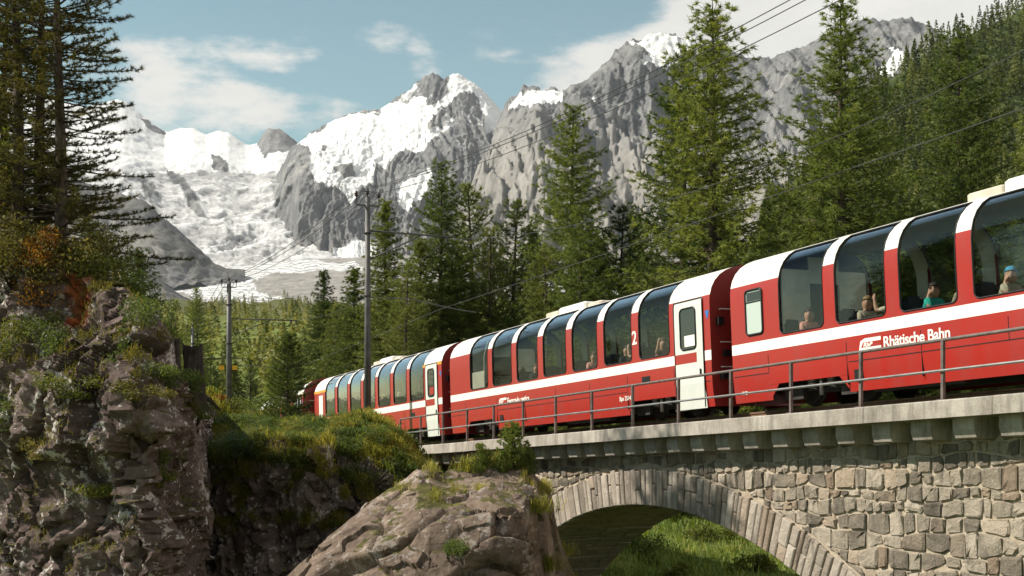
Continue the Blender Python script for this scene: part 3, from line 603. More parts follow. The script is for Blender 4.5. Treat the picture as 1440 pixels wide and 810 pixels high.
# trees on the valley side, left
vt = [(278, 404, 150, 'L', 1.0, 'pale larch standing beyond the second catenary pole'), (214, 420, 130, 'L', 1.1, 'pale larch rising directly behind the lichen covered cliff top'), (196, 345, 90, 'L', 1.0, 'sunlit yellow green larch behind the overhanging pine bough'),
      (242, 438, 170, 'L', 1.1, 'pale larch between the pole and the cliff'), (352, 506, 110, 'P', 1.2, 'dark round pine right of the yellow-plated pole'), (296, 500, 105, 'P', 1.2, 'dark round pine left of the yellow-plated pole'), (383, 500, 140, 'L', 1.2, 'small pale larch behind the little dark pine'), (330, 508, 150, 'L', 1.2, 'small pale larch hidden by the yellow-plated pole'), (420, 478, 160, 'L', 1.1, 'pale larch right of the little dark pine'), (180, 380, 110, 'L', 1.1, 'pale larch partly hidden by the pine boughs'), (365, 470, 260, 'S', 1.1, 'distant spruce above the round dark pine')]
for k, (px, py, Y, kd, wf, lab) in enumerate(vt):
    X = (px - 720) / F * Y; zb = float(ground(np.array([X]), np.array([Y]))[0]) - .2; zt = (HY - py) / F * Y; ms, H0, nm = KIND[kd]; sc = (zt - zb) / H0
    place_tree(nm, ms[(k + 1) % len(ms)], (X, Y, zb), sc, RN.uniform(0, 6.28), lab, 'valley side trees', sxy=sc * wf)

# ------------------------------------------------------------------ cliffs, gorge bank, outcrop
def rock_sheet(name, px0, px1, cols, curves, subs, mat, a1, a2, a3, sc, seed, rust=None, keep=None, an=(1, 1, .75), dense=None, b2=.5):
    P, PX, PY, VV = sheet(px0, px1, cols, curves, subs, dense); shp = P.shape[:2]; q = P.reshape(-1, 3)
    c = q / sc + seed; cw = c + .3 * np.stack([pnoise(c * 1.1 + 3), pnoise(c * 1.1 + 7), pnoise(c * 1.1 + 13)], 1)
    f1, f2, jid, dv = worley(cw * an); blk = ((jid - .5) * dv).sum(1) * 2.2 + (jid[:, 0] - .5) * .55 - np.exp(-((f2 - f1) / .035) ** 2) * .26
    g1, g2, jd2, dv2 = worley((cw + .15 * np.stack([pnoise(c * 5), pnoise(c * 5 + 9), pnoise(c * 5 + 21)], 1)) * an * 2.6 + 4); blk2 = ((jd2 - .5) * dv2).sum(1) * 2.2 + (jd2[:, 1] - .5) * .4 - np.exp(-((g2 - g1) / .05) ** 2) * .14
    big = fbm(c * .42 + 2, 4); fine = ridged(c * 3.2, 5) - .45
    d = (a1 * big + a2 * blk + a2 * b2 * blk2 + a3 * fine).reshape(shp)
    if keep is not None: d = d * keep(PX, PY, VV)
    tu = np.gradient(P, axis=1); tv = np.gradient(P, axis=0); N = np.cross(tu, tv); N /= np.maximum(np.linalg.norm(N, axis=-1, keepdims=True), 1e-9)
    P = P + N * d[..., None]; P[0, :, 2] -= 4.5
    tu = np.gradient(P, axis=1); tv = np.gradient(P, axis=0); N = np.cross(tu, tv); N /= np.maximum(np.linalg.norm(N, axis=-1, keepdims=True), 1e-9)
    at = {'rust': (rust(PX, PY, VV) if rust else 0 * PX).ravel()}
    o = link(name, mesh_np(name, P.reshape(-1, 3), grid_faces(*shp), mat, smooth=True, attrs=at)); shade_auto(o, 40)
    return o, P, N, PX, PY, VV
# left cliff
cl_top = [(-260, 300), (-60, 360), (60, 372), (118, 378), (140, 398), (175, 402), (200, 424), (215, 446), (228, 474), (240, 512), (254, 544), (270, 552), (288, 560), (300, 578), (312, 604)]
cl_mid = [(-260, 560), (0, 560), (150, 560), (230, 570), (280, 600), (300, 640), (312, 660)]
o, CP, CN, CX, CY, CV = rock_sheet('cliff', -260, 296, 330, [
    ([(-260, 960), (312, 960)], [(-260, 29.5), (0, 26.5), (150, 24.6), (225, 24.4), (255, 26.5), (275, 30), (288, 34), (296, 39)], 1),
    (cl_mid, [(-260, 30.5), (0, 27.6), (100, 26.4), (180, 25.2), (225, 25.4), (252, 27), (274, 30.5), (288, 35), (296, 39.5)], 1),
    (cl_top, [(-260, 32), (0, 29), (130, 27.6), (200, 26.6), (235, 27.2), (262, 29), (280, 32), (288, 36), (296, 40)], 1),
    ([(q[0], q[1] - 4) for q in cl_top], [(-260, 34), (130, 29.6), (240, 29), (280, 33.5), (296, 41)], 1), ([(q[0], q[1] + 14) for q in cl_top], [(-260, 37), (60, 34), (200, 31.5), (250, 32.5), (296, 42)], 1), ([(q[0], 660) for q in cl_top], [(-260, 39), (60, 36), (200, 33), (250, 34), (296, 43)])],
    [130, 110, 14, 12, 8], MAT['cliff_rock'], .75, .38, .22, 1.6, 3.0, dense=(255, 110), keep=lambda x, y, v: (1 - .55 * sstep(238, 280, x)) * (1 - .45 * sstep(1.6, 2.0, v)),
    rust=lambda x, y, v: sstep(30, 12, np.abs(x - 100 + (y - 420) * .15)) * sstep(355, 375, y) * sstep(465, 445, y) * (v < 2.6))
tag(o, kind='structure')
# gorge bank with the grassy top
mb_top = [(230, 560), (275, 556), (300, 560), (330, 584), (390, 596), (450, 590), (520, 584), (548, 598), (572, 622), (592, 646), (604, 672), (625, 720)]
mb_lip = [(230, 660), (280, 668), (330, 650), (385, 632), (430, 640), (480, 650), (530, 672), (560, 690), (590, 700), (604, 720), (625, 760)]
o, MP, MN, MX, MY, MV = rock_sheet('gorge_bank', 225, 625, 250, [
    ([(0, 980)], [(225, 34), (400, 32.0), (520, 31.5), (625, 33)], 1), (mb_lip, [(225, 36), (300, 34.5), (400, 33.6), (520, 33.2), (600, 34.5), (625, 36)], .8),
    (mb_top, [(225, 43), (300, 42), (450, 40.5), (540, 40), (600, 39), (625, 38.5)], 1), ([(q[0], q[1] + 14) for q in mb_top], [(225, 47), (450, 44), (625, 40)], 1), ([(q[0], 690) for q in mb_top], [(225, 50), (450, 46.2), (560, 44), (625, 41)])],
    [120, 80, 8, 6], MAT['gorge_rock'], .55, .36, .20, 1.7, 9.0, keep=lambda x, y, v: 1 - .55 * sstep(.95, 1.4, v))
tag(o, kind='structure')
# foreground outcrop
oc_top = [(385, 830), (400, 812), (418, 796), (440, 777), (470, 752), (500, 727), (522, 706), (545, 690), (570, 672), (588, 656), (604, 651), (618, 660), (640, 658), (662, 660), (690, 652), (715, 655), (738, 655), (752, 664), (770, 684), (778, 705), (782, 735), (790, 765), (803, 795), (812, 830)]
o, OP, ON, OX, OY, OV = rock_sheet('rock_outcrop', 385, 812, 290, [
    ([(385, 990), (812, 990)], [(385, 20.5), (600, 19.5), (720, 20.0), (770, 22), (812, 25)], 1),
    ([(385, 860), (500, 800), (600, 735), (690, 716), (740, 712), (770, 740), (812, 870)], [(385, 22), (500, 22.2), (600, 22.3), (690, 22.2), (740, 22.6), (770, 24.5), (812, 27)], 1),
    (oc_top, [(385, 23), (500, 24.3), (600, 25.5), (740, 25.5), (775, 26.8), (812, 28.5)], 1), ([(q[0], q[1] + 30) for q in oc_top], [(385, 24.5), (600, 27), (740, 27), (812, 30)], 1), ([(q[0], 960) for q in oc_top], [(385, 25), (600, 28), (740, 28), (812, 30.5)])],
    [130, 120, 8, 14], MAT['outcrop_rock'], .12, .36, .06, 2.0, 5.5, b2=.28, an=(.7, 1.0, 1.2), dense=(750, 80), keep=lambda x, y, v: (.35 + .65 * sstep(2.0, 1.5, v)) * (1 - .72 * sstep(742, 768, x)))
tag(o, 'brown weathered rock outcrop standing in front of the stone arch', 'rock')

# ------------------------------------------------------------------ bridge
BS0, BS1 = -5.6, 38.0; NW = .62; WID = 3.55; AC = (11.0, -2.82 - 15.3); RI, RE = 15.3, 16.2
bridge = empty('stone_bridge', T(11, 0, -7), 'rubble stone arch railway viaduct with concrete edge beam carrying the red train', 'bridge')
def bw(mb, name, mat, smooth=False): return mb.obj(name, mat, bridge, smooth, True)
def SZ(s, n, z): v = T(s, n); return (v.x, v.y, z)
def zdeck(s): return Z0 + GR * s
# wall core (mortar faces), spandrel outline with arch cut out
mb = MB(); NS = 120; ss = np.linspace(BS0, BS1, NS)
def arch_z(s, R): d = abs(s - AC[0]); return AC[1] + math.sqrt(max(R * R - d * d, 0)) if d < R else -99
for i in range(NS - 1):
    a, b = ss[i], ss[i + 1]
    za, zb = [max(arch_z(q, RI + .25), -9.5) if 1.6 < q < 20.4 else -9.5 for q in (a, b)]
    if (1.6 < a < 20.4) != (1.6 < b < 20.4): za = zb = max(za, zb)
    for n, flip in ((NW, False), (NW + WID, True)):
        fq = [SZ(a, n, za), SZ(b, n, zb), SZ(b, n, zdeck(b) - .32), SZ(a, n, zdeck(a) - .32)]
        mb.add(fq, [(0, 1, 2, 3) if not flip else (3, 2, 1, 0)])
for s_, fl in ((BS0, 0), (BS1, 1)):
    q = [SZ(s_, NW, -9.5), SZ(s_, NW, zdeck(s_) - .32), SZ(s_, NW + WID, zdeck(s_) - .32), SZ(s_, NW + WID, -9.5)]; mb.add(q, [(0, 1, 2, 3) if fl else (3, 2, 1, 0)])
for s_, fl in ((1.62, 1), (20.38, 0)):
    zt = arch_z(s_, RI + .05); q = [SZ(s_, NW, -9.5), SZ(s_, NW, zt), SZ(s_, NW + WID, zt), SZ(s_, NW + WID, -9.5)]; mb.add(q, [(0, 1, 2, 3) if fl else (3, 2, 1, 0)])
bw(mb, 'wall', MAT['mortar'])
# vault soffit: courses of stone running across the arch
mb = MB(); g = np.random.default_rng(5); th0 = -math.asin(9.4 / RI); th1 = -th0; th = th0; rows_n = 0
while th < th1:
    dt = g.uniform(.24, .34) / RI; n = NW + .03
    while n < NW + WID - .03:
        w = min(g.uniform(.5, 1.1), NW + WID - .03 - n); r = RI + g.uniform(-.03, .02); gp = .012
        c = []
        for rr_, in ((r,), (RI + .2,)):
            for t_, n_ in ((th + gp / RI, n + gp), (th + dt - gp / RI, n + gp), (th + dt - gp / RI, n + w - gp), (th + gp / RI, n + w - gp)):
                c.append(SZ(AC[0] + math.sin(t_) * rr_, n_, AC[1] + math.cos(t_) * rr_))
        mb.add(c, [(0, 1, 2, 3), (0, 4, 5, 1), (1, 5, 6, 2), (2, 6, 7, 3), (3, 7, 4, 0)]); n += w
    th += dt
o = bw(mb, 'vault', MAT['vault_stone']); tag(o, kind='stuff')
# ring stones
th = th0; g = np.random.default_rng(8)
def wedge(t0, t1, r0, r1, proud, b=.02):
    m = MB(); vs = []
    for n_, i in ((NW + .25, 0), (NW - proud + b, 0), (NW - proud, b)):
        k = i / RI
        for t_, r_ in ((t0 + k, r0 + i), (t1 - k, r0 + i), (t1 - k, r1 - i), (t0 + k, r1 - i)):
            vs.append(SZ(AC[0] + math.sin(t_) * r_, n_, AC[1] + math.cos(t_) * r_))
    cen = sum((Vector(v) for v in vs[8:12]), Vector()) / 4; nrm = Vector((-NX, -NY, 0)); vs.append(tuple(cen + nrm * g.uniform(.0, .03)))
    fs = [(k + q, (k + 1) % 4 + q, (k + 1) % 4 + q + 4, k + q + 4) for q in (0, 4) for k in range(4)] + [(8 + k, 8 + (k + 1) % 4, 12) for k in range(4)]
    m.add(vs, [tuple(reversed(f)) for f in fs]); bw(m, 'ring_stone', MAT['ring_stone'])
while th < th1:
    dt = g.choice([.15, .20, .26, .33], p=[.25, .35, .25, .15]) / RI; gp = .014 / RI; pr = g.uniform(.05, .10)
    if g.random() < .28:
        cut = RI + g.uniform(.3, .6); wedge(th + gp, th + dt - gp, RI - .02, cut - .012, pr); wedge(th + gp, th + dt - gp, cut + .012, RE + g.uniform(-.05, .03), g.uniform(.05, .1))
    else: wedge(th + gp, th + dt - gp, RI - .02, RE + g.uniform(-.06, .05), pr)
    th += dt
# rubble stones of the spandrel wall, in uneven courses
g = np.random.default_rng(9)
def stone(poly, d0, rough=MAT['rubble_stone'], name='stone', collect=None):
    """poly: list of (s,z); proud face"""
    c = (sum(p[0] for p in poly) / len(poly), sum(p[1] for p in poly) / len(poly)); vs = []; K = len(poly)
    for n_, k in ((NW + .06, 1.0), (NW - d0 * .6, .985), (NW - d0, .86)):
        for p in poly: vs.append(SZ(c[0] + (p[0] - c[0]) * k + g.normal() * .010, n_ + g.normal() * .012, c[1] + (p[1] - c[1]) * k + g.normal() * .010))
    vs.append(SZ(c[0], NW - d0 * g.uniform(.95, 1.35), c[1])); fs = [(q + k, q + (k + 1) % K, q + K + (k + 1) % K, q + K + k) for q in (0, K) for k in range(K)] + [(2 * K + k, 2 * K + (k + 1) % K, 3 * K) for k in range(K)]
    if collect is not None: collect.add(vs, fs); return
    m = MB(); m.add(vs, fs); bw(m, name, rough)
rest = MB(); nstone = 0
hrow = -.34; row = 0; cand = []
while hrow > -6.2:
    rh = g.uniform(.20, .38); s = BS0 + .1 + g.uniform(0, .3)
    amp = .045; ph = g.uniform(0, 6, 3)
    wob = lambda s_, h_: Z0 + GR * s_ + h_ + .05 * math.sin(s_ * 1.7 + h_ * 9) + .03 * math.sin(s_ * 4.1 + h_ * 23)
    while s < BS1 - .2:
        w = rh * g.uniform(.75, 1.9); w = min(w, BS1 - .1 - s)
        jl, jr = g.normal(0, .012, 2); gp = .017
        top, bot = hrow, hrow - rh
        pts = []
        x0, x1 = s + gp, s + w - gp; ch = lambda: g.choice([.04, .08, .14, .26])
        zT = lambda q: wob(q, top) - gp; zB = lambda q: wob(q, bot) + gp; hh = rh - 2 * gp; ww = x1 - x0
        if ww > .08:
            c = [ch() for _ in range(8)]
            poly = [(x0 + ww * c[0], zB(x0)), (x1 - ww * c[1], zB(x1)), (x1 + jr, zB(x1) + hh * c[2]), (x1 + jr, zT(x1) - hh * c[3]), (x1 - ww * c[4], zT(x1)), (x0 + ww * c[5], zT(x0)), (x0 + jl, zT(x0) - hh * c[6]), (x0 + jl, zB(x0) + hh * c[7])]
            ok = True
            lim = [max(arch_z(p[0], RE + .06), -99) if AC[0] - 10.2 < p[0] < AC[0] + 10.2 else -99 for p in poly]
            if all(p[1] < l for p, l in zip(poly, lim)): ok = False
            poly = [(p[0], max(p[1], l)) for p, l in zip(poly, lim)]
            if ok and max(p[1] for p in poly) - min(p[1] for p in poly) > .09:
                if AC[0] - 9.5 < s < AC[0] + 9.5 and max(p[1] for p in poly) < arch_z(s + w / 2, RE): ok = False
                if ok: cand.append((poly, g.uniform(.026, .062)))
        s += w
    hrow -= rh
def vis(c):
    p = c[0][0]; v = T(p[0], NW); px = 720 + F * v.x / v.y; py = HY - F * p[1] / v.y
    return px < 1475 and py < 840 and px > 640 and not (px < 780 and py > 690)
cand.sort(key=lambda c: (not vis(c), -c[0][0][0]))
for k, (poly, d) in enumerate(cand):
    if k < 300 and vis((poly, d)): stone(poly, d)
    else: stone(poly, d, collect=rest)
if rest.v: tag(bw(rest, 'stone_facing', MAT['rubble_stone']), kind='stuff')
# corbels
s = BS0 + .5
while s < BS1 - .4:
    m = MB(); w = .24; d0 = zdeck(s) - .31
    prof = [(NW + .1, d0), (NW - .52, d0), (NW - .52, d0 - .22), (NW - .46, d0 - .36), (NW + .1, d0 - .40)]
    vs = [SZ(s - w, n, z + GR * -w) for n, z in prof] + [SZ(s + w, n, z + GR * w) for n, z in prof]
    m.add(vs, [(0, 1, 2, 3, 4), (9, 8, 7, 6, 5)] + [(k, k + 5, (k + 1) % 5 + 5, (k + 1) % 5) for k in range(5)]); bw(m, 'corbel', MAT['concrete']); s += 1.02
# edge beams, deck and ballast
s = BS0
while s < BS1 - .1:
    L = min(3.1, BS1 - s); m = MB(); a, b = s + .006, s + L - .006; dz = RN.uniform(-.006, .006)
    prof = [(-.16, -.02), (-.13, .0), (.42, .0), (.42, -.31), (-.16, -.31)]
    vs = [tuple(T(a, n, h + dz)) for n, h in prof] + [tuple(T(b, n, h + dz)) for n, h in prof]
    m.add(vs, [(0, 1, 2, 3, 4), (9, 8, 7, 6, 5)] + [(k, k + 5, (k + 1) % 5 + 5, (k + 1) % 5) for k in range(5)]); bw(m, 'edge_beam', MAT['concrete']); s += L
m = MB(); m.add([tuple(T(q, n, h)) for q in (BS0, BS1) for n, h in ((.43, -.07), (4.6, -.07), (4.6, -.33), (.43, -.33))], [(0, 4, 5, 1), (1, 5, 6, 2), (2, 6, 7, 3), (3, 7, 4, 0), (0, 1, 2, 3), (7, 6, 5, 4)]); bw(m, 'deck', MAT['concrete'])
# ballast bed with track
trackE = empty('railway_track', T(0, 2.33, 0), 'single railway track with rusty rails on the bridge under the red train', 'track')
m = MB(); sl_ = [q for q in np.arange(-60, 38.1, 2.0)]
vs = []; 
for q in sl_: vs += [tuple(T(q, n, h)) for n, h in ((.6, -.06), (1.2, .06), (3.5, .06), (4.3, -.06))]
m.add(vs, [(4 * i + k, 4 * i + 4 + k, 4 * i + 5 + k, 4 * i + 1 + k) for i in range(len(sl_) - 1) for k in range(3)])
NTb = NT('ballast'); NTb.bump(NTb.vor(NTb.pos(), 18), 1, .06); MAT['ballast'] = NTb.fin(NTb.ramp(NTb.noise(NTb.pos(), 12, 5, .8), [(.3, (.07, .06, .05)), (.7, (.22, .19, .16))]), .95, .1)
m.obj('ballast_bed', MAT['ballast'], trackE, False, True)
for n_ in (1.83, 2.83):
    m = MB(); vs = []; qs = list(np.arange(-60, 38.1, 1.5)); pr = [(-.035, .22), (.035, .22), (.035, .18), (.012, .17), (.012, .11), (.06, .09), (-.06, .09), (-.012, .11), (-.012, .17), (-.035, .18)]
    for q in qs: vs += [tuple(T(q, n_ + a, h)) for a, h in pr]
    K = len(pr); m.add(vs, [(K * i + k, K * i + (k + 1) % K, K * i + K + (k + 1) % K, K * i + K + k) for i in range(len(qs) - 1) for k in range(K)]); m.obj('rail', MAT['rail_steel'], trackE, False, True)
sm_ = MB().bbox(-.11, .11, -.9, .9, -.03, .085, .01).mesh('sleeper', MAT['sleeper'])
for q in np.arange(-10, 37.5, .68):
    o = link('sleeper', sm_, trackE); p = T(q, 2.33) - trackE.location; o.location = p; o.rotation_euler = (0, 0, math.atan2(UY, UX))

# ------------------------------------------------------------------ railing
rail = empty('railing', T(-6.3, .05, 0), 'weathered steel railing with two bars along the bridge edge', 'railing')
sp = 2.1; posts = [sp * i for i in range(-3, 18)]
for q in posts:
    m = MB(); w = .029
    vs = []
    for h in (-.05, 1.05): vs += [tuple(T(q + a, .05 + b, h)) for a, b in ((-w, -w), (w, -w), (w, w), (-w, w))]
    m.add(vs, [(0, 1, 5, 4), (1, 2, 6, 5), (2, 3, 7, 6), (3, 0, 4, 7), (4, 5, 6, 7)]); m.obj('post', MAT['rail_post'], rail, False, True)
    m = MB(); vs = []
    for h in (.002, .022): vs += [tuple(T(q + a, .05 + b, h)) for a, b in ((-.09, -.07), (.09, -.07), (.09, .07), (-.09, .07))]
    m.add(vs, [(0, 1, 5, 4), (1, 2, 6, 5), (2, 3, 7, 6), (3, 0, 4, 7), (4, 5, 6, 7)]); m.obj('base_plate', MAT['rail_post'], rail, False, True)
MB().tube([T(q, .05, 1.06) for q in posts], .032, 8).obj('top_rail', MAT['rail_post'], rail, True, True)
MB().tube([T(q, -.005, .52) for q in posts], .024, 8).obj('mid_rail', MAT['steel'], rail, True, True)

# ------------------------------------------------------------------ train
PROF = [(-1.27, .40), (-1.315, .75), (-1.33, 1.0), (-1.33, 1.52), (-1.33, 1.76), (-1.33, 1.83), (-1.33, 2.6), (-1.325, 2.95), (-1.305, 3.10), (-1.25, 3.28), (-1.15, 3.45), (-1.0, 3.6), (-.82, 3.71), (-.62, 3.79), (-.35, 3.85), (0, 3.875)]
NC = 2.33
def strip(mb, x0, x1, i0, i1, side=-1, off=0.0, m=0, flip=False):
    pts = []
    for k in range(i0, i1 + 1):
        y, z = PROF[k]; a = PROF[max(k - 1, 0)]; b = PROF[min(k + 1, 15)]; d = Vector((b[0] - a[0], b[1] - a[1])).normalized(); ny, nz = -d.y, d.x
        pts.append(((y + ny * off) * (-side), z + nz * off))
    vs = [(x, y, z) for y, z in pts for x in (x0, x1)]
    fs = [(2 * k, 2 * k + 1, 2 * k + 3, 2 * k + 2) for k in range(i1 - i0)]
    if (side > 0) != flip: fs = [tuple(reversed(f)) for f in fs]
    mb.add(vs, fs, m)
def rrect_path(x0, x1, r=.13, n=5):
    """window outline: list of (x, profile parameter point) rounded at the lower corners, following the side profile"""
    out = []
    zb = PROF[5][1]
    for k in range(n + 1): t = math.pi + math.pi / 2 * k / n; out.append((x0 + r + r * math.cos(t), -1.33, zb + r + r * math.sin(t)))
    for k in range(n + 1): t = -math.pi / 2 + math.pi / 2 * k / n; out.append((x1 - r + r * math.cos(t), -1.33, zb + r + r * math.sin(t)))
    for k in range(6, 13): out.append((x1, *PROF[k]))
    for k in range(12, 5, -1): out.append((x0, *PROF[k]))
    return out
def text_mesh(body, size, mat, extr=.002, bold=.012, shear=0.0):
    cu = bpy.data.curves.new('t', 'FONT'); cu.body = body; cu.size = size; cu.extrude = extr; cu.offset = bold * size; cu.shear = shear; cu.space_character = .95
    ob = bpy.data.objects.new('t', cu); COL.objects.link(ob); dg = bpy.context.evaluated_depsgraph_get()
    me = bpy.data.meshes.new_from_object(ob.evaluated_get(dg)); me.materials.clear(); me.materials.append(mat); bpy.data.objects.remove(ob); return me
wheel_m = None
def bogie(root, xc):
    global wheel_m
    m = MB(); m.box(xc - 1.35, xc + 1.35, -.92, -.78, .55, .78); m.box(xc - 1.35, xc + 1.35, .78, .92, .55, .78); m.box(xc - .3, xc + .3, -.8, .8, .5, .85)
    m.box(xc - 1.25, xc - .62, -1.02, -.93, .38, .70); m.box(xc + .62, xc + 1.25, -1.02, -.93, .38, .70)
    o = m.obj('bogie', MAT['under'], root)
    if wheel_m is None:
        w = MB()
        rp = [(.06, .07), (.34, .07), (.36, .055), (.375, .0), (.40, -.02), (.40, -.05), (.30, -.05), (.28, -.02), (.08, -.02)]
        vs = []; K = len(rp); n = 24
        for k in range(n): t = 2 * math.pi * k / n; vs += [(r * math.cos(t), -yy, r * math.sin(t)) for r, yy in rp]
        w.add(vs, [(K * k + j, K * ((k + 1) % n) + j, K * ((k + 1) % n) + (j + 1) % K, K * k + (j + 1) % K) for k in range(n) for j in range(K)])
        w.tube([(0, -.1, 0), (0, .5, 0)], .075, 12); wheel_m = w.mesh('wheel', MAT['under'], False)
    for dx in (-.9, .9):
        for sd in (1, -1):
            q = link('wheel', wheel_m, o); q.location = (xc + dx, -.5 * sd, .62); q.rotation_euler = (0, 0, 0 if sd > 0 else math.pi)
    for dx in (-.32, .32):
        c = MB(); pts = [(xc + dx + .09 * math.cos(t * .5), -1.0 + .09 * math.sin(t * .5), .58 + .0048 * t) for t in range(0, 76)]; c.tube(pts, .02, 5); c.obj('spring', MAT['chrome'], o, True)
    d = MB(); d.tube([(xc + .02, -1.04, .42), (xc + .02, -1.04, .98)], .05, 8); d.obj('damper', MAT['chrome'], o, True)
SEATM = None
def seat_mesh():
    m = MB(); m.bbox(-.24, .24, -.5, .5, .28, .46, .04); m.bbox(.22, .34, -.5, .5, .30, 1.12, .05); m.box(-.1, .2, -.4, .4, 0, .28); m.bbox(.19, .23, -.42, -.08, .88, 1.16, .015); m.bbox(.19, .23, .08, .42, .88, 1.16, .015)
    return m.mesh('seat', MAT['seat'])
def carriage(label, sc, wins, door=(6.62, 7.92), small=None, text=None, yellow=False, half=False, left_door=False, blind=None, number=None, units=(), wc=False):
    global SEATM
    root = empty('railway_carriage', T(sc, NC, 0), label, 'train carriage', 'carriages of the red train')
    th = 0.0 if sc > SC else (SC - sc) / RC; hd = math.atan2(UY, UX) - th
    root.rotation_mode = 'XYZ'; M3 = Matrix.Rotation(hd, 3, 'Z') @ Matrix.Rotation(-math.atan(GR), 3, 'Y'); root.rotation_euler = M3.to_euler()
    L = 8.15; xs = [-L] + [v for w in wins for v in w] + [L]; piers = [(xs[i], xs[i + 1]) for i in range(0, len(xs), 2)]
    bog = [(4.2, 6.75), (-6.75, -4.2)]
    body = MB(); roof = MB(); stripe = MB(); lin = MB()
    for sd in (-1, 1):
        cuts = sorted([-L, L] + [v for b in bog for v in b])
        for a, b in zip(cuts[:-1], cuts[1:]):
            mid = (a + b) / 2; isb = any(q[0] < mid < q[1] for q in bog); strip(body, a, b, 1 if isb else 0, 3, sd)
        for (a, b) in bog:   # slanted cheeks beside the bogie openings
            y = -1.31 * (-sd)
            for xx, dx in ((a, .28), (b, -.28)):
                f = [(xx, y * .985, .47), (xx + dx, y, .749), (xx, y, .749)]; body.add(f, [(0, 1, 2) if (sd < 0) == (dx > 0) else (2, 1, 0)])
        strip(stripe, -L, L, 3, 4, sd); strip(body, -L, L, 4, 5, sd)
        for a, b in piers:
            strip(body, a, b, 5, 8, sd); strip(roof, a, b, 8, 12, sd)
        strip(roof, -L, L, 12, 15, sd)
        strip(lin, -L + .03, L - .03, 2, 5, sd, -.06, 0, True)
        for a, b in piers: strip(lin, a + .015, b - .015, 5, 12, sd, -.06, 0, True)
        strip(lin, -L + .03, L - .03, 12, 15, sd, -.06, 0, True)
        for a, b in wins:       # rounded lower corners
            for x0, dx in ((a, 1), (b, -1)):
                r = .13; y = -1.329 * (-sd); z = PROF[5][1]; pts = [(x0, y, z)] + [(x0 + dx * (r - r * math.cos(t)), y, z + r - r * math.sin(t)) for t in (0, .4, .8, 1.2, 1.5708)]
                f = tuple(range(6)); body.add(pts, [f if (dx * sd < 0) == False else tuple(reversed(f))])
    # ends
    for x, fl in ((-L, True), (L, False)):
        ring = [(x, y, z) for y, z in PROF] + [(x, -y, z) for y, z in reversed(PROF[:-1])]; n = len(ring); body.add(ring, [tuple(range(n)) if fl else tuple(reversed(range(n)))], 1)
    bo = body.obj('body', [MAT['red_paint'], MAT['red_shaded']], root); shade_auto(bo, 30); ro = roof.obj('roof', MAT['roof_white'], root); shade_auto(ro, 40)
    shade_auto(stripe.obj('stripe', MAT['white_paint'], root), 30); shade_auto(lin.obj('lining', MAT['lining'], root), 40)
    m = MB(); m.box(-L + .04, L - .04, -1.25, 1.25, .92, 1.0); m.obj('floor', MAT['floor'], root)
    # end wall fittings
    for sx_ in (1, -1):
        m = MB(); x = sx_ * L
        m.box(min(x, x + sx_ * .38), max(x, x + sx_ * .38), -.55, .55, .75, 3.05); m.obj('gangway_bellows', MAT['gasket'], root)
        for z in (2.75, 1.95, 1.35): MB().tube([(x, -1.05, z), (x + sx_ * .05, -1.05, z), (x + sx_ * .05, -.72, z), (x, -.72, z)], .014, 6).obj('grab_rail', MAT['white_paint'], root)
        for y0_, y1_, z0_, z1_ in ((-1.16, -1.0, 2.35, 2.55), (-1.0, -.84, 1.6, 1.75), (-1.1, -.92, 1.05, 1.2)): MB().box(min(x, x + sx_ * .12), max(x, x + sx_ * .12), y0_, y1_, z0_, z1_).obj('end_socket', MAT['gasket'], root)
        m = MB(); m.tube([(x, -.4, .75), (x + sx_ * .2, -.42, .45), (x + sx_ * .36, -.44, .42)], .03, 6); m.tube([(x, 0, .7), (x + sx_ * .38, 0, .7)], .11, 8); m.obj('coupling', MAT['under'], root)
    # seams and hatches on the lower side
    m = MB()
    for a, b in ((-4.15, 4.15), (-L + .05, -6.8), (6.8, L - .05)): m.box(a, b, -1.3345, -1.326, 1.002, 1.020)
    for x in (-6.8, -4.2, -2.1, 0, 2.1, 4.2, 6.5): m.box(x - .007, x + .007, -1.3345, -1.30, .55 if abs(x) < 4.3 and abs(x) > .1 else 1.0, 1.43)
    m.obj('panel_seam', MAT['gasket'], root)
    m = MB(); m.box(4.95, 5.35, -1.336, -1.32, 1.16, 1.36); m.obj('vent_grille', MAT['gasket'], root)
    m = MB(); m.box(-4.0, -3.75, -1.33, -1.318, .62, .84); m.obj('hatch_recess', MAT['gasket'], root)
    m = MB(); m.box(-4.1, 4.1, -1.0, 1.0, .45, .92); m.box(-3.6, -1.2, -1.2, -1.0, .36, .8); m.box(.4, 3.0, -1.2, -1.0, .33, .8); m.box(-L + .1, L - .1, -.9, .9, .78, .915); m.obj('underframe', MAT['under'], root)
    for xc in (5.4, -5.4): bogie(root, xc)
    # windows
    for k, (a, b) in enumerate(wins):
        for sd in (-1, 1):
            m = MB(); strip(m, a + .004, b - .004, 5, 12, sd, -.02); w = m.obj('window', MAT['pane_glass'], root, True)
            pth = [(x, (y - .001) * (-sd), z) for x, y, z in rrect_path(a + .012, b - .012)]; m = MB(); m.tube(pth + [pth[0]], .016, 6, 0, False); m.obj('gasket', MAT['gasket'], w, True)
    if blind:
        a, b = wins[blind]; m = MB(); m.box(a + .06, b - .3, -1.27, -1.262, 1.86, 2.5); m.obj('blind', MAT['blind'], root)
        m = MB(); m.tube([(b - .3, -1.265, 1.86), (b - .3, -1.255, 2.9), (b - .3, -1.12, 3.42)], .02, 6); m.obj('blind_rail', MAT['blind'], root)
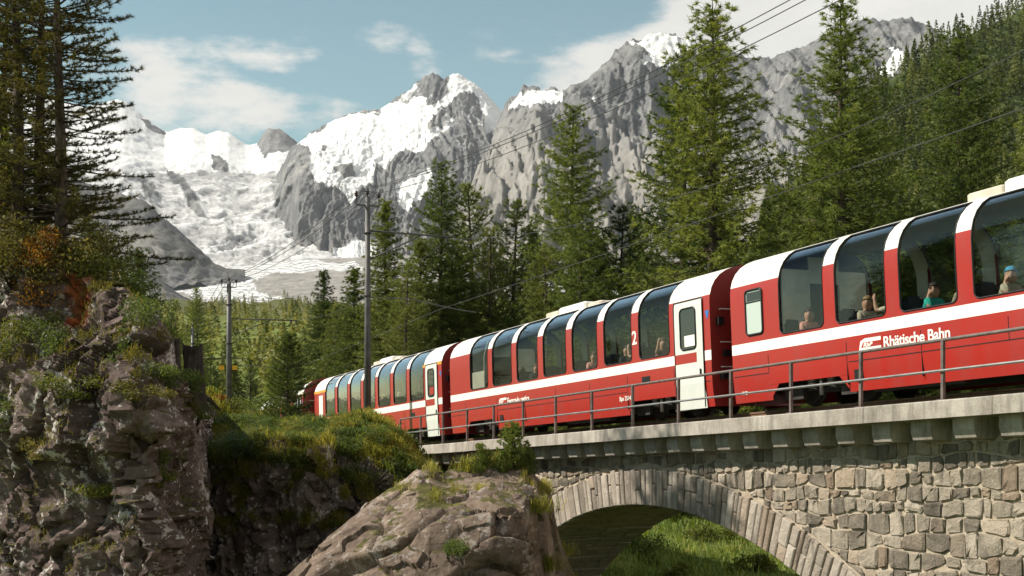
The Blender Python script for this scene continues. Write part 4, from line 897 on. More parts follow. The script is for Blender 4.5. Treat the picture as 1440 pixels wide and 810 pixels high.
    # doors
    for (a, b) in [door] if door else []:
        for sd in (-1, 1):
            d = MB(); y0 = -1.345 * (-sd); prof = [(-1.28, .38), (-1.335, 1.0), (-1.337, 1.52), (-1.337, 1.76), (-1.337, 2.6), (-1.333, 2.95), (-1.318, 3.08)]
            pts = [(y - .012, z) for y, z in prof]; vs = [(x, y * (-sd), z) for y, z in pts for x in (a, b)]; fs = [(2 * k, 2 * k + 1, 2 * k + 3, 2 * k + 2) for k in range(len(pts) - 1)]; mi = [0, 0, 1, 0, 0, 0]
            for f, q in zip(fs, mi): d.add([vs[i] for i in f], [(0, 1, 2, 3) if sd < 0 else (3, 2, 1, 0)], 0)
            do = d.obj('door', MAT['door_paint'], root)
            m = MB(); yb = -1.352 * (-sd); m.add([(a + .02, yb, 1.52), (b - .3, yb, 1.52), (b - .3, yb, 1.76), (a + .02, yb, 1.76)], [(0, 1, 2, 3) if sd < 0 else (3, 2, 1, 0)]); m.obj('door_band', MAT['red_paint'], do)
            wx0, wx1, wz0, wz1 = a + .28, b - .30, 1.86, 2.88; r = .12; pw = []
            for cx, cz, t0 in ((wx0 + r, wz0 + r, math.pi), (wx1 - r, wz0 + r, 1.5 * math.pi), (wx1 - r, wz1 - r, 0), (wx0 + r, wz1 - r, .5 * math.pi)):
                pw += [(cx + r * math.cos(t0 + k * math.pi / 8), yb * 1.002, cz + r * math.sin(t0 + k * math.pi / 8)) for k in range(5)]
            m = MB(); m.add(pw, [tuple(range(20)) if sd < 0 else tuple(reversed(range(20)))]); m.obj('door_window', MAT['door_glass'], do)
            m = MB(); m.tube(pw + [pw[0]], .022, 6, 0, False); m.obj('gasket', MAT['gasket'], do, True)
            m = MB(); m.tube([(a, yb, .40), (a, yb * 1.0, 1.0), (a, yb, 2.95), (a + .02, yb * .99, 3.07), (b - .02, yb * .99, 3.07), (b, yb, 2.95), (b, yb, .4)], .014, 6); m.obj('door_seal', MAT['gasket'], do, True)
            m = MB(); m.box(b - .16, b - .12, min(yb, yb * 1.02), max(yb, yb * 1.02), 1.2, 1.34); m.obj('handle', MAT['gasket'], do)
            if sd < 0:
                m = MB(); m.box(wx0 + .18, wx1 - .05, yb - .008, yb - .005, 1.93, 2.2); m.obj('notice', MAT['white_paint'] if not yellow else MAT['red_paint'], do)
    m = MB(); m.add([(L - .02, -1.336, 2.72), (L - .20, -1.336, 2.72), (L - .11, -1.336, 2.5)], [(0, 1, 2)]); m.obj('blue_triangle', MAT['bluetag'], root)
    if yellow:
        for a, b in ((6.3, L), (-L, -6.3)):
            m = MB(); m.box(a, b, -1.331, -1.31, 2.98, 3.09); m.obj('yellow_band', MAT['yellow_paint'], root)
    if left_door:
        m = MB(); m.box(-7.35, -6.75, -1.342, -1.32, .9, 2.85); o = m.obj('door', MAT['white_paint'], root)
    if small:
        a, b = small; m = MB(); r = .09; pw = []
        for cx, cz, t0 in ((a + r, 1.93 + r, math.pi), (b - r, 1.93 + r, 1.5 * math.pi), (b - r, 2.95 - r, 0), (a + r, 2.95 - r, .5 * math.pi)): pw += [(cx + r * math.cos(t0 + k * math.pi / 8), -1.338, cz + r * math.sin(t0 + k * math.pi / 8)) for k in range(5)]
        m.add(pw, [tuple(range(20))]); w = m.obj('small_window', MAT['frost'], root); m = MB(); m.tube(pw + [pw[0]], .028, 6, 0, False); m.obj('gasket', MAT['gasket'], w, True); m = MB(); m.box(a + .03, b - .03, -1.346, -1.339, 2.66, 2.69); m.obj('sash_bar', MAT['gasket'], w)
        m = MB(); m.box(a + .05, b - .05, -1.343, -1.3385, 2.70, 2.9); m.obj('vent_pane', MAT['door_glass'], w)
    if text:
        x, body_t, sz, z = text; o = link('lettering', text_mesh(body_t, sz, MAT['white_paint'], .002, .02), root); o.location = (x + sz * 2.3, -1.337, z); o.rotation_euler = (rad(90), 0, 0)
        lg = MB(); h = sz * .78; lw = sz * 2.1; x0 = x
        lg.add([(x0, -1.336, z), (x0 + lw, -1.336, z), (x0 + lw, -1.336, z + h), (x0 + h * .75, -1.336, z + h), (x0 + h * .2, -1.336, z + h * .8)], [(0, 1, 2, 3, 4)]); lo = lg.obj('logo', MAT['white_paint'], root)
        lg = MB(); lg.add([(x0 + h * .28, -1.339, z + h * .24), (x0 + lw, -1.339, z + h * .24), (x0 + lw, -1.339, z + h * .68), (x0 + h * .55, -1.339, z + h * .68)], [(0, 1, 2, 3)]); lg.obj('logo_field', MAT['red_paint'], lo)
        o = link('logo_letters', text_mesh('RhB', h * .52, MAT['white_paint'], .001, .03, .2), lo); o.location = (x0 + h * .55, -1.3405, z + h * .27); o.rotation_euler = (rad(90), 0, 0); o.scale = (1.35, 1, 1)
    if number:
        x, bt, sz, z = number; o = link('class_number', text_mesh(bt, sz, MAT['white_paint'], .002, .02), root); o.location = (x, -1.337, z); o.rotation_euler = (rad(90), 0, 0)
        o = link('fleet_number', text_mesh('Bps 2514', .17, MAT['white_paint'], .001, .012), root); o.location = (3.75, -1.332, .80); o.rotation_euler = (rad(89), 0, 0)
    if wc:
        o = link('marking', text_mesh('WC', .12, MAT['white_paint'], .001, .012), root); o.location = (-7.85, -1.318, .58); o.rotation_euler = (rad(86), 0, 0)
    # roof equipment
    for (a, b, h) in units:
        m = MB(); m.bbox(a, b, -.62, .62, 3.78, 3.86 + h, .05); o = m.obj('roof_unit', MAT['roof_white'], root)
        m = MB(); m.bbox(a - .9, a - .02, -.6, .6, 3.78, 3.86 + h * .6, .03); m.obj('roof_grille', MAT['beige'], o)
        m = MB(); m.bbox(b + .02, b + .8, -.55, .55, 3.78, 3.84 + h * .6, .05); m.obj('roof_cover', MAT['beige'], o)
    # seats
    if SEATM is None: SEATM = seat_mesh()
    for k, (a, b) in enumerate(wins):
        c = (a + b) / 2
        for dx, rz in ((-.55, math.pi), (.55, 0)):
            for y in (-.72, .72):
                o = link('seat', SEATM, root); o.location = (c + dx, y, 1.0); o.rotation_euler = (0, 0, rz)
    # end partition
    for x in (wins[0][0] - .05, wins[-1][1] + .05):
        m = MB(); m.box(x - .02, x + .02, -1.2, -.42, 1.0, 3.3); m.box(x - .02, x + .02, .42, 1.2, 1.0, 3.3); m.box(x - .02, x + .02, -.42, .42, 3.0, 3.6); m.obj('partition', MAT['lining'], root)
    return root
n_ = NT('door_glass'); MAT['door_glass'] = n_.fin((.02, .024, .024), .06, .6)
n_ = NT('frosted_glass'); MAT['frost'] = n_.fin((.45, .52, .47), .25, .5)
WINS = [(c - .745, c + .745) for c in (-5.6, -3.74, -1.87, 0.0, 1.87, 3.74, 5.6)]
CAR3 = carriage('red panoramic carriage with white lettering nearest the stone wall end of the bridge', 21.66, WINS, door=None, small=(-7.55, -6.94), text=(-3.82, 'Rhätische Bahn', .305, 1.20), units=((-.6, 2.2, .16),), wc=True)
CAR2 = carriage('red panoramic carriage with number 2 and white door, in the middle of the train', 4.55, WINS, door=(6.60, 7.86), text=(-4.05, 'Ferrovia retica', .29, 1.16), blind=0 or None, number=(4.52, '2', .5, 2.26), units=((-1.0, .7, .13),))
CAR1 = carriage('red panoramic carriage with yellow band above its door, behind the catenary pole', -12.5, WINS, door=(6.55, 7.75), yellow=True, left_door=True, units=((-.6, 1.0, .13),))
CAR0 = carriage('last red carriage of the train, mostly hidden by the dark little pine', -29.6, WINS, door=(6.55, 7.75), yellow=True)
# blind drawn in the first window of the middle carriage
a, b = WINS[0]; m = MB(); m.box(a + .02, b - .42, -1.27, -1.262, 1.86, 2.42); m.obj('blind', MAT['blind'], CAR2)
m = MB(); m.tube([(b - .42, -1.265, 1.86), (b - .42, -1.255, 2.9), (b - .42, -1.1, 3.42)], .025, 6); m.obj('blind_rail', MAT['blind'], CAR2)

# ------------------------------------------------------------------ passengers
def shirt_mat(name, c): return simple(name, c, .85, .3, 14)
MAT['skin'] = simple('skin', (.42, .225, .15), .6, .1); MAT['lips'] = simple('lips', (.30, .10, .08), .5)
SH = {k: shirt_mat(k + '_shirt', c) for k, c in dict(teal=(.02, .30, .24), tan=(.34, .29, .21), black=(.022, .022, .026), pink=(.50, .22, .18), grey=(.20, .19, .17), floral=(.24, .10, .08), olive=(.22, .20, .13), cream=(.5, .43, .33)).items()}
HR = {k: simple(k + '_hair', c, .7, .3, 20) for k, c in dict(dark=(.02, .014, .01), blond=(.20, .125, .055), grey=(.20, .18, .16), brown=(.07, .04, .025)).items()}
MAT['trousers'] = simple('trousers', (.03, .035, .05), .9); MAT['lens'] = simple('dark_lens', (.008, .008, .01), .1); MAT['cap'] = simple('blue_cap', (.05, .26, .42), .8)
def person(car, x, y, face, shirt, hair, pose, label, yaw=0.0, extra=None):
    """seated figure; local +X is where the body faces"""
    cy, sy = math.cos(yaw), math.sin(yaw); hx, hy = .05, 0.0
    def hd(a, b, z): return (hx + a * cy - b * sy, hy + a * sy + b * cy, z)
    V_, E_, Rr, tg = [], [], [], []
    def v(p, r, t, par=None):
        V_.append(p); Rr.append(r if isinstance(r, tuple) else (r, r)); tg.append(t)
        if par is not None: E_.append((par, len(V_) - 1))
        return len(V_) - 1
    pel = v((0, 0, .55), (.18, .15), 2); sp_ = v((.02, 0, .74), (.18, .135), 1, pel); ch = v((.03, 0, .93), (.20, .14), 1, sp_); nk = v((.03, 0, 1.07), .075, 0, ch)
    h1 = v(hd(.015, 0, 1.16), (.09, .095), 0, nk); h2 = v(hd(.01, 0, 1.245), (.096, .108), 0, h1); h3 = v(hd(0, 0, 1.325), (.07, .08), 0, h2)
    v(hd(.125, 0, 1.225), .018, 0, h2); v(hd(.0, .098, 1.235), .018, 0, h2); v(hd(.0, -.098, 1.235), .018, 0, h2)
    near = 1 if face < 0 else -1                       # side of the body beside the glass
    for sd in (1, -1):
        sh = v((.02, sd * .19, 1.01), .085, 1, ch)
        p = pose if sd == near else 'lap'
        if p == 'chin': el, wr, ha = (.20, sd * .25, .86), hd(.12, sd * .10, 1.09), hd(.10, sd * .06, 1.17)
        elif p == 'wave': el, wr, ha = (.20, sd * .30, .98), (.25, sd * .29, 1.18), (.27, sd * .28, 1.27)
        else: el, wr, ha = (.09, sd * .25, .80), (.30, sd * .15, .74), (.37, sd * .12, .745)
        m0 = v(tuple((a + b) / 2 for a, b in zip((.02, sd * .18, 1.03), el)), .066, 1, sh); e = v(el, .054, 0, m0); w = v(wr, .038, 0, e); h = v(ha, (.04, .02), 0, w)
        d = (Vector(ha) - Vector(wr)).normalized(); sdv = d.cross(Vector((0, sd, .3))).normalized()
        for k, (o_, l_) in enumerate(((-.034, .055), (-.012, .075), (.012, .08), (.034, .068))): v(tuple(Vector(ha) + d * l_ + sdv * o_ + Vector((0, -sd * .01, 0))), .0105, 0, h)
        v(tuple(Vector(ha) + d * .012 + sdv * -.065), .012, 0, h)
        hp_ = v((.04, sd * .10, .53), .088, 2, pel); kn = v((.44, sd * .11, .52), .066, 2, hp_); an_ = v((.44, sd * .11, .10), .045, 2, kn); v((.57, sd * .11, .05), .04, 2, an_)
    me = bpy.data.meshes.new('p'); me.from_pydata(V_, E_, []); ob = bpy.data.objects.new('p', me); COL.objects.link(ob); ob.modifiers.new('s', 'SKIN')
    if not me.skin_vertices: return None
    for i, d in enumerate(me.skin_vertices[0].data): d.radius = Rr[i]; d.use_root = (i == 0)
    sb = ob.modifiers.new('u', 'SUBSURF'); sb.levels = 1; sb.render_levels = 1
    dg = bpy.context.evaluated_depsgraph_get(); bm_ = bpy.data.meshes.new_from_object(ob.evaluated_get(dg)); bpy.data.objects.remove(ob)
    co = np.zeros(len(bm_.vertices) * 3); bm_.vertices.foreach_get('co', co); co = co.reshape(-1, 3); A_ = np.array(V_); T_ = np.array(tg)
    near_i = (np.sqrt(((co[:, None] - A_[None]) ** 2).sum(2)) - np.array([q[0] for q in Rr])[None]).argmin(1); vt_ = T_[near_i]
    bm_.materials.clear(); [bm_.materials.append(q) for q in (MAT['skin'], SH[shirt], MAT['trousers'])]
    bm_.polygons.foreach_set('material_index', [int(vt_[p.vertices[0]]) for p in bm_.polygons]); bm_.polygons.foreach_set('use_smooth', [True] * len(bm_.polygons))
    o = link('person', bm_); tag(o, label, 'person', 'passengers in the train')
    L = Matrix.Translation((x, y, 1.0)) @ Matrix.Rotation(0 if face > 0 else math.pi, 4, 'Z')
    o.matrix_world = Matrix.Translation(car.location) @ car.rotation_euler.to_matrix().to_4x4() @ L
    # hair as a cap over the skull
    hm = MB(); vs, fs = [], []; nu, nv = 14, 7
    for i in range(nv + 1):
        for k in range(nu):
            t = k * 2 * math.pi / nu; ph = i / nv * (2.15 if math.cos(t) < .1 else 1.8 if math.cos(t) < .55 else 1.2); r = .130 + .007 * math.sin(5 * t + i)
            vs.append(hd(r * math.sin(ph) * math.cos(t) * .98 - .012, r * math.sin(ph) * math.sin(t) * .88, 1.262 + r * 1.02 * math.cos(ph)))
    for i in range(nv):
        for k in range(nu): fs.append((i * nu + k, (i + 1) * nu + k, (i + 1) * nu + (k + 1) % nu, i * nu + (k + 1) % nu))
    hm.add(vs, fs); hm.obj('hair', MAT['cap'] if extra == 'cap' else HR[hair], o, True)
    em = MB()
    for sg in (1, -1):
        c = [hd(.098, sg * .036 + .016 * math.cos(t), 1.256 + .008 * math.sin(t)) for t in np.arange(8) * math.pi / 4]; em.add(c + [hd(.106, sg * .036, 1.256)], [(k, (k + 1) % 8, 8) for k in range(8)])
        em.tube([hd(.099, sg * .056, 1.277), hd(.104, sg * .036, 1.281), hd(.104, sg * .018, 1.277)], .004, 4)
    em.obj('eyes', HR['dark'], o)
    em = MB(); em.tube([hd(.090, .026, 1.178), hd(.101, 0, 1.176), hd(.090, -.026, 1.178)], [.003, .006, .003], 5); em.obj('mouth', MAT['lips'], o)
    if extra == 'glasses':
        gm = MB()
        for sg in (1, -1):
            c = [hd(.112, sg * .038 + .03 * math.cos(t), 1.258 + .022 * math.sin(t)) for t in np.arange(8) * math.pi / 4]; gm.add(c, [tuple(range(8))])
            gm.tube([hd(.108, sg * .066, 1.262), hd(.0, sg * .1, 1.262)], .004, 4)
        gm.obj('sunglasses', MAT['lens'], o)
    return o
def spot(w, side): c = (-5.6, -3.74, -1.87, 0.0, 1.87, 3.74, 5.6)[w]; return c + (-.42 if side < 0 else .42), -.80, 1 if side < 0 else -1
for car, w, side, shirt, hair, pose, yaw_cam, extra, label in [
    (CAR3, 0, -1, 'pink', 'dark', 'lap', .9, None, 'dark haired passenger in reddish top beside the small frosted window'),
    (CAR3, 0, 1, 'black', 'dark', 'lap', .7, 'glasses', 'passenger in black with sunglasses across from the one in a reddish top'),
    (CAR3, 1, -1, 'tan', 'blond', 'lap', 1.0, None, 'fair haired passenger in tan shirt looking out over the carriage lettering'),
    (CAR3, 1, 1, 'cream', 'brown', 'wave', .4, None, 'passenger in cream raising a hand opposite the one in tan shirt'),
    (CAR3, 2, -1, 'teal', 'dark', 'chin', 1.0, 'glasses', 'passenger in teal shirt and sunglasses resting a hand on the chin'),
    (CAR3, 2, 1, 'olive', 'brown', 'lap', .2, None, 'passenger in olive seated opposite the one in teal shirt'),
    (CAR3, 3, -1, 'tan', 'grey', 'chin', .9, 'cap', 'passenger in pale patterned shirt and blue cap with hand to face'),
    (CAR3, 3, 1, 'grey', 'dark', 'lap', .3, None, 'passenger in grey seated opposite the one with the blue cap'),
    (CAR2, 1, 1, 'olive', 'brown', 'lap', -.3, None, 'passenger in olive shirt in the middle carriage, turned from the glass'),
    (CAR2, 2, -1, 'black', 'brown', 'lap', .9, None, 'passenger in black shirt with brown hair above the lettering of the middle carriage'),
    (CAR2, 4, -1, 'pink', 'brown', 'lap', 1.0, None, 'passenger in pink top in the middle carriage'),
    (CAR2, 5, -1, 'black', 'dark', 'lap', 1.1, None, 'passenger in dark T-shirt next to the number two of the carriage'),
    (CAR2, 5, 1, 'grey', 'dark', 'wave', .2, None, 'passenger with raised hand just left of the number two'),
    (CAR2, 6, -1, 'floral', 'brown', 'wave', .6, None, 'passenger in floral shirt raising a hand beside the white door'),
    (CAR1, 3, 1, 'cream', 'blond', 'lap', .8, None, 'fair haired passenger in cream close to the catenary pole'),
    (CAR1, 4, 1, 'tan', 'grey', 'lap', .5, None, 'grey haired passenger in tan in the carriage with the yellow band')]:
    x, y, fc = spot(w, side); person(car, x, y, fc, shirt, hair, pose, label, yaw_cam * (-1 if fc > 0 else 1), extra)

# ------------------------------------------------------------------ catenary poles and wires
def pole(base, H, nd, ud, label, arms=(8.85, 6.25), reach=3.7, signs=False, rs=1.0):
    """nd: horizontal unit vector towards the track"""
    o = empty('catenary_pole', base, label, 'pole', 'catenary poles along the track'); nd = Vector((*nd, 0)); ud = Vector((*ud, 0)); Zv = Vector((0, 0, 1))
    MB().tube([(0, 0, -.6), (0, 0, H * .5), (0, 0, H)], [.145 * rs, .125 * rs, .095 * rs], 12).obj('mast', MAT['pole'], o, True)
    for h in (H * .35, H * .62, H * .86): MB().tube([(0, 0, h), (0, 0, h + .05)], .146 * rs, 12).obj('band', MAT['under'], o, True)
    m = MB(); a = -nd * .46; b = nd * .46; m.tube([a + Zv * (H - .1), a + Zv * (H - .32), b + Zv * (H - .32), b + Zv * (H - .1)], .035, 6); m.obj('crossarm', MAT['pole'], o)
    tips = []
    for p, z in ((a, H - .1), (Vector(), H), (b, H - .1)):
        q = MB(); c = p; q.tube([c + Zv * z, c + Zv * (z + .12)], .02, 6); q.tube([c + Zv * (z + .1), c + Zv * (z + .14), c + Zv * (z + .18), c + Zv * (z + .22), c + Zv * (z + .27), c + Zv * (z + .32)], [.045, .085, .055, .085, .05, .03], 10); q.obj('insulator', MAT['insul'], o, True); tips.append(Vector(base) + c + Zv * (z + .28))
    for sg in (-1, 1):
        m = MB(); m.tube([nd * sg * (.06 + .4 * math.sin(t)) + Zv * (H + .22 - .34 * (1 - math.cos(t)) * .6) for t in np.linspace(0, 1.5, 8)], .012, 5); m.obj('jumper', MAT['wire'], o)
    MB().tube([Zv * arms[0], nd * reach + Zv * (arms[0] - .06)], .036, 8).obj('bracket_arm', MAT['pole'], o, True)
    MB().tube([Zv * (arms[0] - 1.15), nd * reach * .62 + Zv * (arms[0] - .04)], .028, 8).obj('brace', MAT['pole'], o, True)
    MB().tube([Zv * arms[1], nd * reach * .45 + Zv * (arms[1] + .02), nd * reach * 1.02 + Zv * (arms[1] - .35), nd * reach * 1.25 + Zv * (arms[1] - .45)], .022, 6).obj('registration_arm', MAT['pole'], o)
    MB().tube([nd * reach * .9 + Zv * (arms[0] - .06), nd * reach * .9 + Zv * (arms[0] - .3)], [.05, .05], 8).obj('hanger', MAT['insul'], o)
    if signs:
        for sg in (-1, 1):
            s0 = MB(); c = ud * .18 * sg + nd * 0 ; w = Vector((1, 0, 0)); p = Vector((sg * .42, -.2, 4.95)); s0.box(p.x - .16, p.x + .16, p.y - .012, p.y + .012, p.z - .14, p.z + .14); s0.obj('number_plate', MAT['sign_y'], o)
    return tips
def gzv(X, Y): return float(ground(np.array([X]), np.array([Y]))[0])
p1 = T(-8.47, -.5, -.35); t1 = pole(p1, 10.15, (NX, NY), (UX, UY), 'tall grey catenary pole standing on the grassy bank before the red train')
b2 = Wp(322, 540, 80); p2 = Vector((b2.x, 80, -3.3)); H2 = (HY - 397) / F * 80 + 3.3; t2 = pole(p2, H2, (.97, .24), (.24, -.97), 'catenary pole with small yellow plates beyond the bushes', arms=(H2 - 2.35, H2 - 5.4), reach=4.4, signs=True, rs=1.45)
p3 = Vector(((271 - 720) / F * 105, 105, -4.5)); H3 = (HY - 460) / F * 105 + 4.5; t3 = pole(p3, H3, (.98, .2), (.2, -.98), 'farthest catenary pole just above the broken stump', arms=(H3 - 2.6, H3 - 5.5), reach=4.6, rs=1.4)
p4 = T(27.6, -.5, -.35); t4 = pole(p4, 8.15, (NX, NY), (UX, UY), 'catenary pole bracketed to the outside of the bridge wall', arms=(7.9, 6.1))
o4 = [q for q in bpy.data.objects if q.name.startswith('catenary_pole')][-1]; MB().tube([(0, 0, -.35), (NX * 1.2, NY * 1.2, -.35)], .07, 8).obj('wall_bracket', MAT['pole'], o4, True)
def wire(a, b, sag, r, label, group, cat='wire', n=24):
    a, b = Vector(a), Vector(b); pts = [a.lerp(b, t) - Vector((0, 0, sag * 4 * t * (1 - t))) for t in np.linspace(0, 1, n)]
    o = empty('overhead_wire', a, label, cat, group); bpy.data.objects.remove(o)
    m = MB().tube([p - a for p in pts], r, 5, 0, False).mesh('overhead_wire', MAT['wire'], True); o = link('overhead_wire', m, None, a); tag(o, label, cat, group)
for k in range(3):
    q = ('outer', 'middle', 'inner')[k]
    wire(t1[k], t4[k], .75, .011, f'{q} power wire of the three from the tall pole along the bridge', None)
    wire(t2[k], t1[k], .5, .015, f'{q} power wire of the three between the tall pole and the yellow-plated pole', None)
    wire(t3[k], t2[k], .4, .016, f'{q} power wire of the three between the two poles beyond the bushes', None)
wire(T(-8.47, 2.83, 8.35), T(27.6, 2.83, 7.5), 1.5, .0105, 'upper carrying wire slung over the carriages from the bracket arm', None)
wire(T(-8.47, 2.43, 5.5), T(27.6, 2.43, 5.5), .06, .0105, 'lower contact wire running straight above the carriage roofs', None)
wire(T(-8.47, 2.83, 8.35), p2 + Vector((4.0, 1, H2 - 2.4)), .8, .011, 'upper carrying wire running from the tall pole towards the curve', None)
wire(T(-8.47, 2.43, 5.5), p2 + Vector((4.2, 1, H2 - 5.5)), .05, .011, 'lower contact wire running from the tall pole towards the curve', None)

# ------------------------------------------------------------------ trees and growth on the left cliff
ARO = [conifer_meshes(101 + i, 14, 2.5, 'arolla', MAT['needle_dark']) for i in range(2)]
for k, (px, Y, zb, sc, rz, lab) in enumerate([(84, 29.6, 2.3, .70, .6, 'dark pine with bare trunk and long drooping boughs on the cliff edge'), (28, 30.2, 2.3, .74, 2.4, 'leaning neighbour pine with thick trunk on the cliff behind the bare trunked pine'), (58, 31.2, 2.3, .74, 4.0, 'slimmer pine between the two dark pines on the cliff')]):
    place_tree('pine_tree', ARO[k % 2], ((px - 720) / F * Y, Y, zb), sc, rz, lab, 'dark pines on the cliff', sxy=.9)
LP = [(6, 31.4, 2.3, 'P'), (-60, 31.8, 2.6, 'P'), (120, 60, -1.0, 'L'), (-150, 32.8, 3.0, 'P')]
for k, (px, Y, zb, kd) in enumerate(LP):
    ms, H0, nm = KIND[kd]
    place_tree(nm, ms[k % 2], ((px - 720) / F * Y, Y, zb), (.62, .55, .48, .5)[k], 1.3 * k, ('bushy sunlit pine behind the dark pines on the cliff', 'thick pine at the far side of the cliff top', 'low pale larch between cliff and valley', 'thick pine on the upper cliff slope')[k], None, sxy=(.8, .8, .62, .7)[k])
def pick(P, N, PX, PY, cond, n, g):
    idx = np.argwhere(cond); idx = idx[g.integers(0, len(idx), n)]; return P[idx[:, 0], idx[:, 1]] + g.normal(size=(n, 3)) * .05, N[idx[:, 0], idx[:, 1]], PX[idx[:, 0], idx[:, 1]], PY[idx[:, 0], idx[:, 1]]
def grass_obj(name, P, h, lean, wid, mat, label, g, az=None):
    V, f4, f3, r = blades(P, h, lean, wid, g, az); return tag(link(name, mesh_np(name, V, [f4, f3], mat, attrs=dict(rnd=r))), label, 'grass', kind='stuff')
g = np.random.default_rng(77)
nz_ = lambda x, y, s, o: fbm(np.stack([x.ravel() / s, y.ravel() / s, 0 * x.ravel() + o], 1), 3).reshape(x.shape)
# bank
n1 = nz_(MX, MY, 30, 3); c1 = (MV > .93) & (MV < 2.4) & (MN[..., 2] > .05)
for nm, cond, n, h, ln, wd, mt, lb in (('grass', c1 & (n1 > -.22), 52000, (.16, .42), .9, .008, 'grass', 'yellow green tufted grass over the gorge bank'), ('ferns', c1 & (n1 < .0), 16000, (.25, .55), 1.5, .014, 'fern', 'dark green drooping ferns on the gorge bank')):
    P, N, x, y = pick(MP, MN, MX, MY, cond, n, g); az_ = np.arctan2(-1 + g.normal(size=n) * .6, -.5 + g.normal(size=n) * .8)
    k = 1 + .6 * pnoise(P * 1.7); grass_obj(nm, P, g.uniform(*h, n) * k, ln, wd, MAT[mt], lb, g, az_)
c2 = (MV > .7) & (MV <= .97) & (MN[..., 2] > .1) & (n1 > .0); c2 = c2 & (n1 > .18); P, N, x, y = pick(MP, MN, MX, MY, c2, 9000, g)
grass_obj('grass', P, g.uniform(.1, .3, 9000), 1.4, .008, MAT['grass'], 'hanging grass on the ledges of the gorge bank', g, np.full(9000, -1.57) + g.normal(size=9000) * .6)
# cliff ledges
n2 = nz_(CX, CY, 45, 6); c3 = (CN[..., 2] > .42) & (n2 > .05) & (CV < 4); P, N, x, y = pick(CP, CN, CX, CY, c3, 20000, g)
grass_obj('grass', P, g.uniform(.06, .19, 20000) * (1 + .5 * pnoise(P * 2)), 1.0, .006, MAT['cliff_grass'], 'tufts of yellowish grass on the cliff ledges', g, np.full(20000, -1.2) + g.normal(size=20000) * 1.0)
# outcrop tufts
n3 = nz_(OX, OY, 26, 2); c4 = (OV > 1.4) & (OV < 3.1) & (ON[..., 2] > .3) & (n3 > .32) & (OX > 560); P, N, x, y = pick(OP, ON, OX, OY, c4, 3500, g)
grass_obj('grass', P, g.uniform(.05, .2, 3500), .8, .004, MAT['grass'], 'dry straw coloured grass in the cracks of the outcrop', g)
# meadow seen through the arch and behind the bridge
n = 52000; sx_ = g.uniform(-20, 24, n); nn = 4.4 + 40 * g.random(n) ** 1.3; X = P0[0] + sx_ * UX + nn * NX; Y = P0[1] + sx_ * UY + nn * NY
P = np.column_stack([X, Y, ground(X, Y) - .02]); k = 1 + .8 * fbm(P / 2.2, 3)
grass_obj('meadow_grass', P, np.clip(g.uniform(.2, .5, n) * k, .05, 1), .6, .02, MAT['meadow'], 'bright green meadow grass below the bridge', g)
n = 9000; sx_ = g.uniform(-20, 24, n); nn = 8 + 30 * g.random(n); X = P0[0] + sx_ * UX + nn * NX; Y = P0[1] + sx_ * UY + nn * NY; P = np.column_stack([X, Y, ground(X, Y) - .02]); kk = fbm(P / 3.1, 3) > .1; P = P[kk]
grass_obj('dry_grass', P, g.uniform(.25, .7, len(P)), .5, .014, MAT['grass'], 'patches of dry straw coloured stalks in the meadow below the bridge', g)
def shrub(loc, rx, rz, mat, n, size, label, group=None, name='shrub', seed=1, flat=1.0):
    g = np.random.default_rng(seed); o = empty(name, loc, label, 'shrub', group); nl = 9
    ctr = g.normal(size=(nl, 3)) * (.45 * rx, .45 * rx, .32 * rz) + (0, 0, rz * .55); pts = []
    for c in ctr: q = unit(g.normal(size=(n // nl, 3))) * (g.random((n // nl, 1)) ** .45) * g.uniform(.35, .6) * (rx, rx, rz * .8); pts.append(c + q)
    pts = np.concatenate(pts); pts[:, 2] = np.maximum(pts[:, 2], .02)
    V, f, r = leaf_cloud(pts, size, g); link('foliage', mesh_np('foliage', V, f, mat, attrs=dict(rnd=r)), o)
    m = MB()
    for c in ctr[:5]: m.tube([(0, 0, -.15), tuple(c * .5 + g.normal(size=3) * .03), tuple(c)], [.022 * rx + .006, .014 * rx + .004, .004], 5)
    link('stem', m.mesh('stem', MAT['bark'], True), o); return o
def on(P, PX, PY, px, py, V=None, vmin=0, vmax=9):
    d = (PX - px) ** 2 + (PY - py) ** 2 + (0 if V is None else ((V < vmin) | (V > vmax)) * 1e9); i = np.unravel_index(d.argmin(), d.shape); return Vector(P[i])
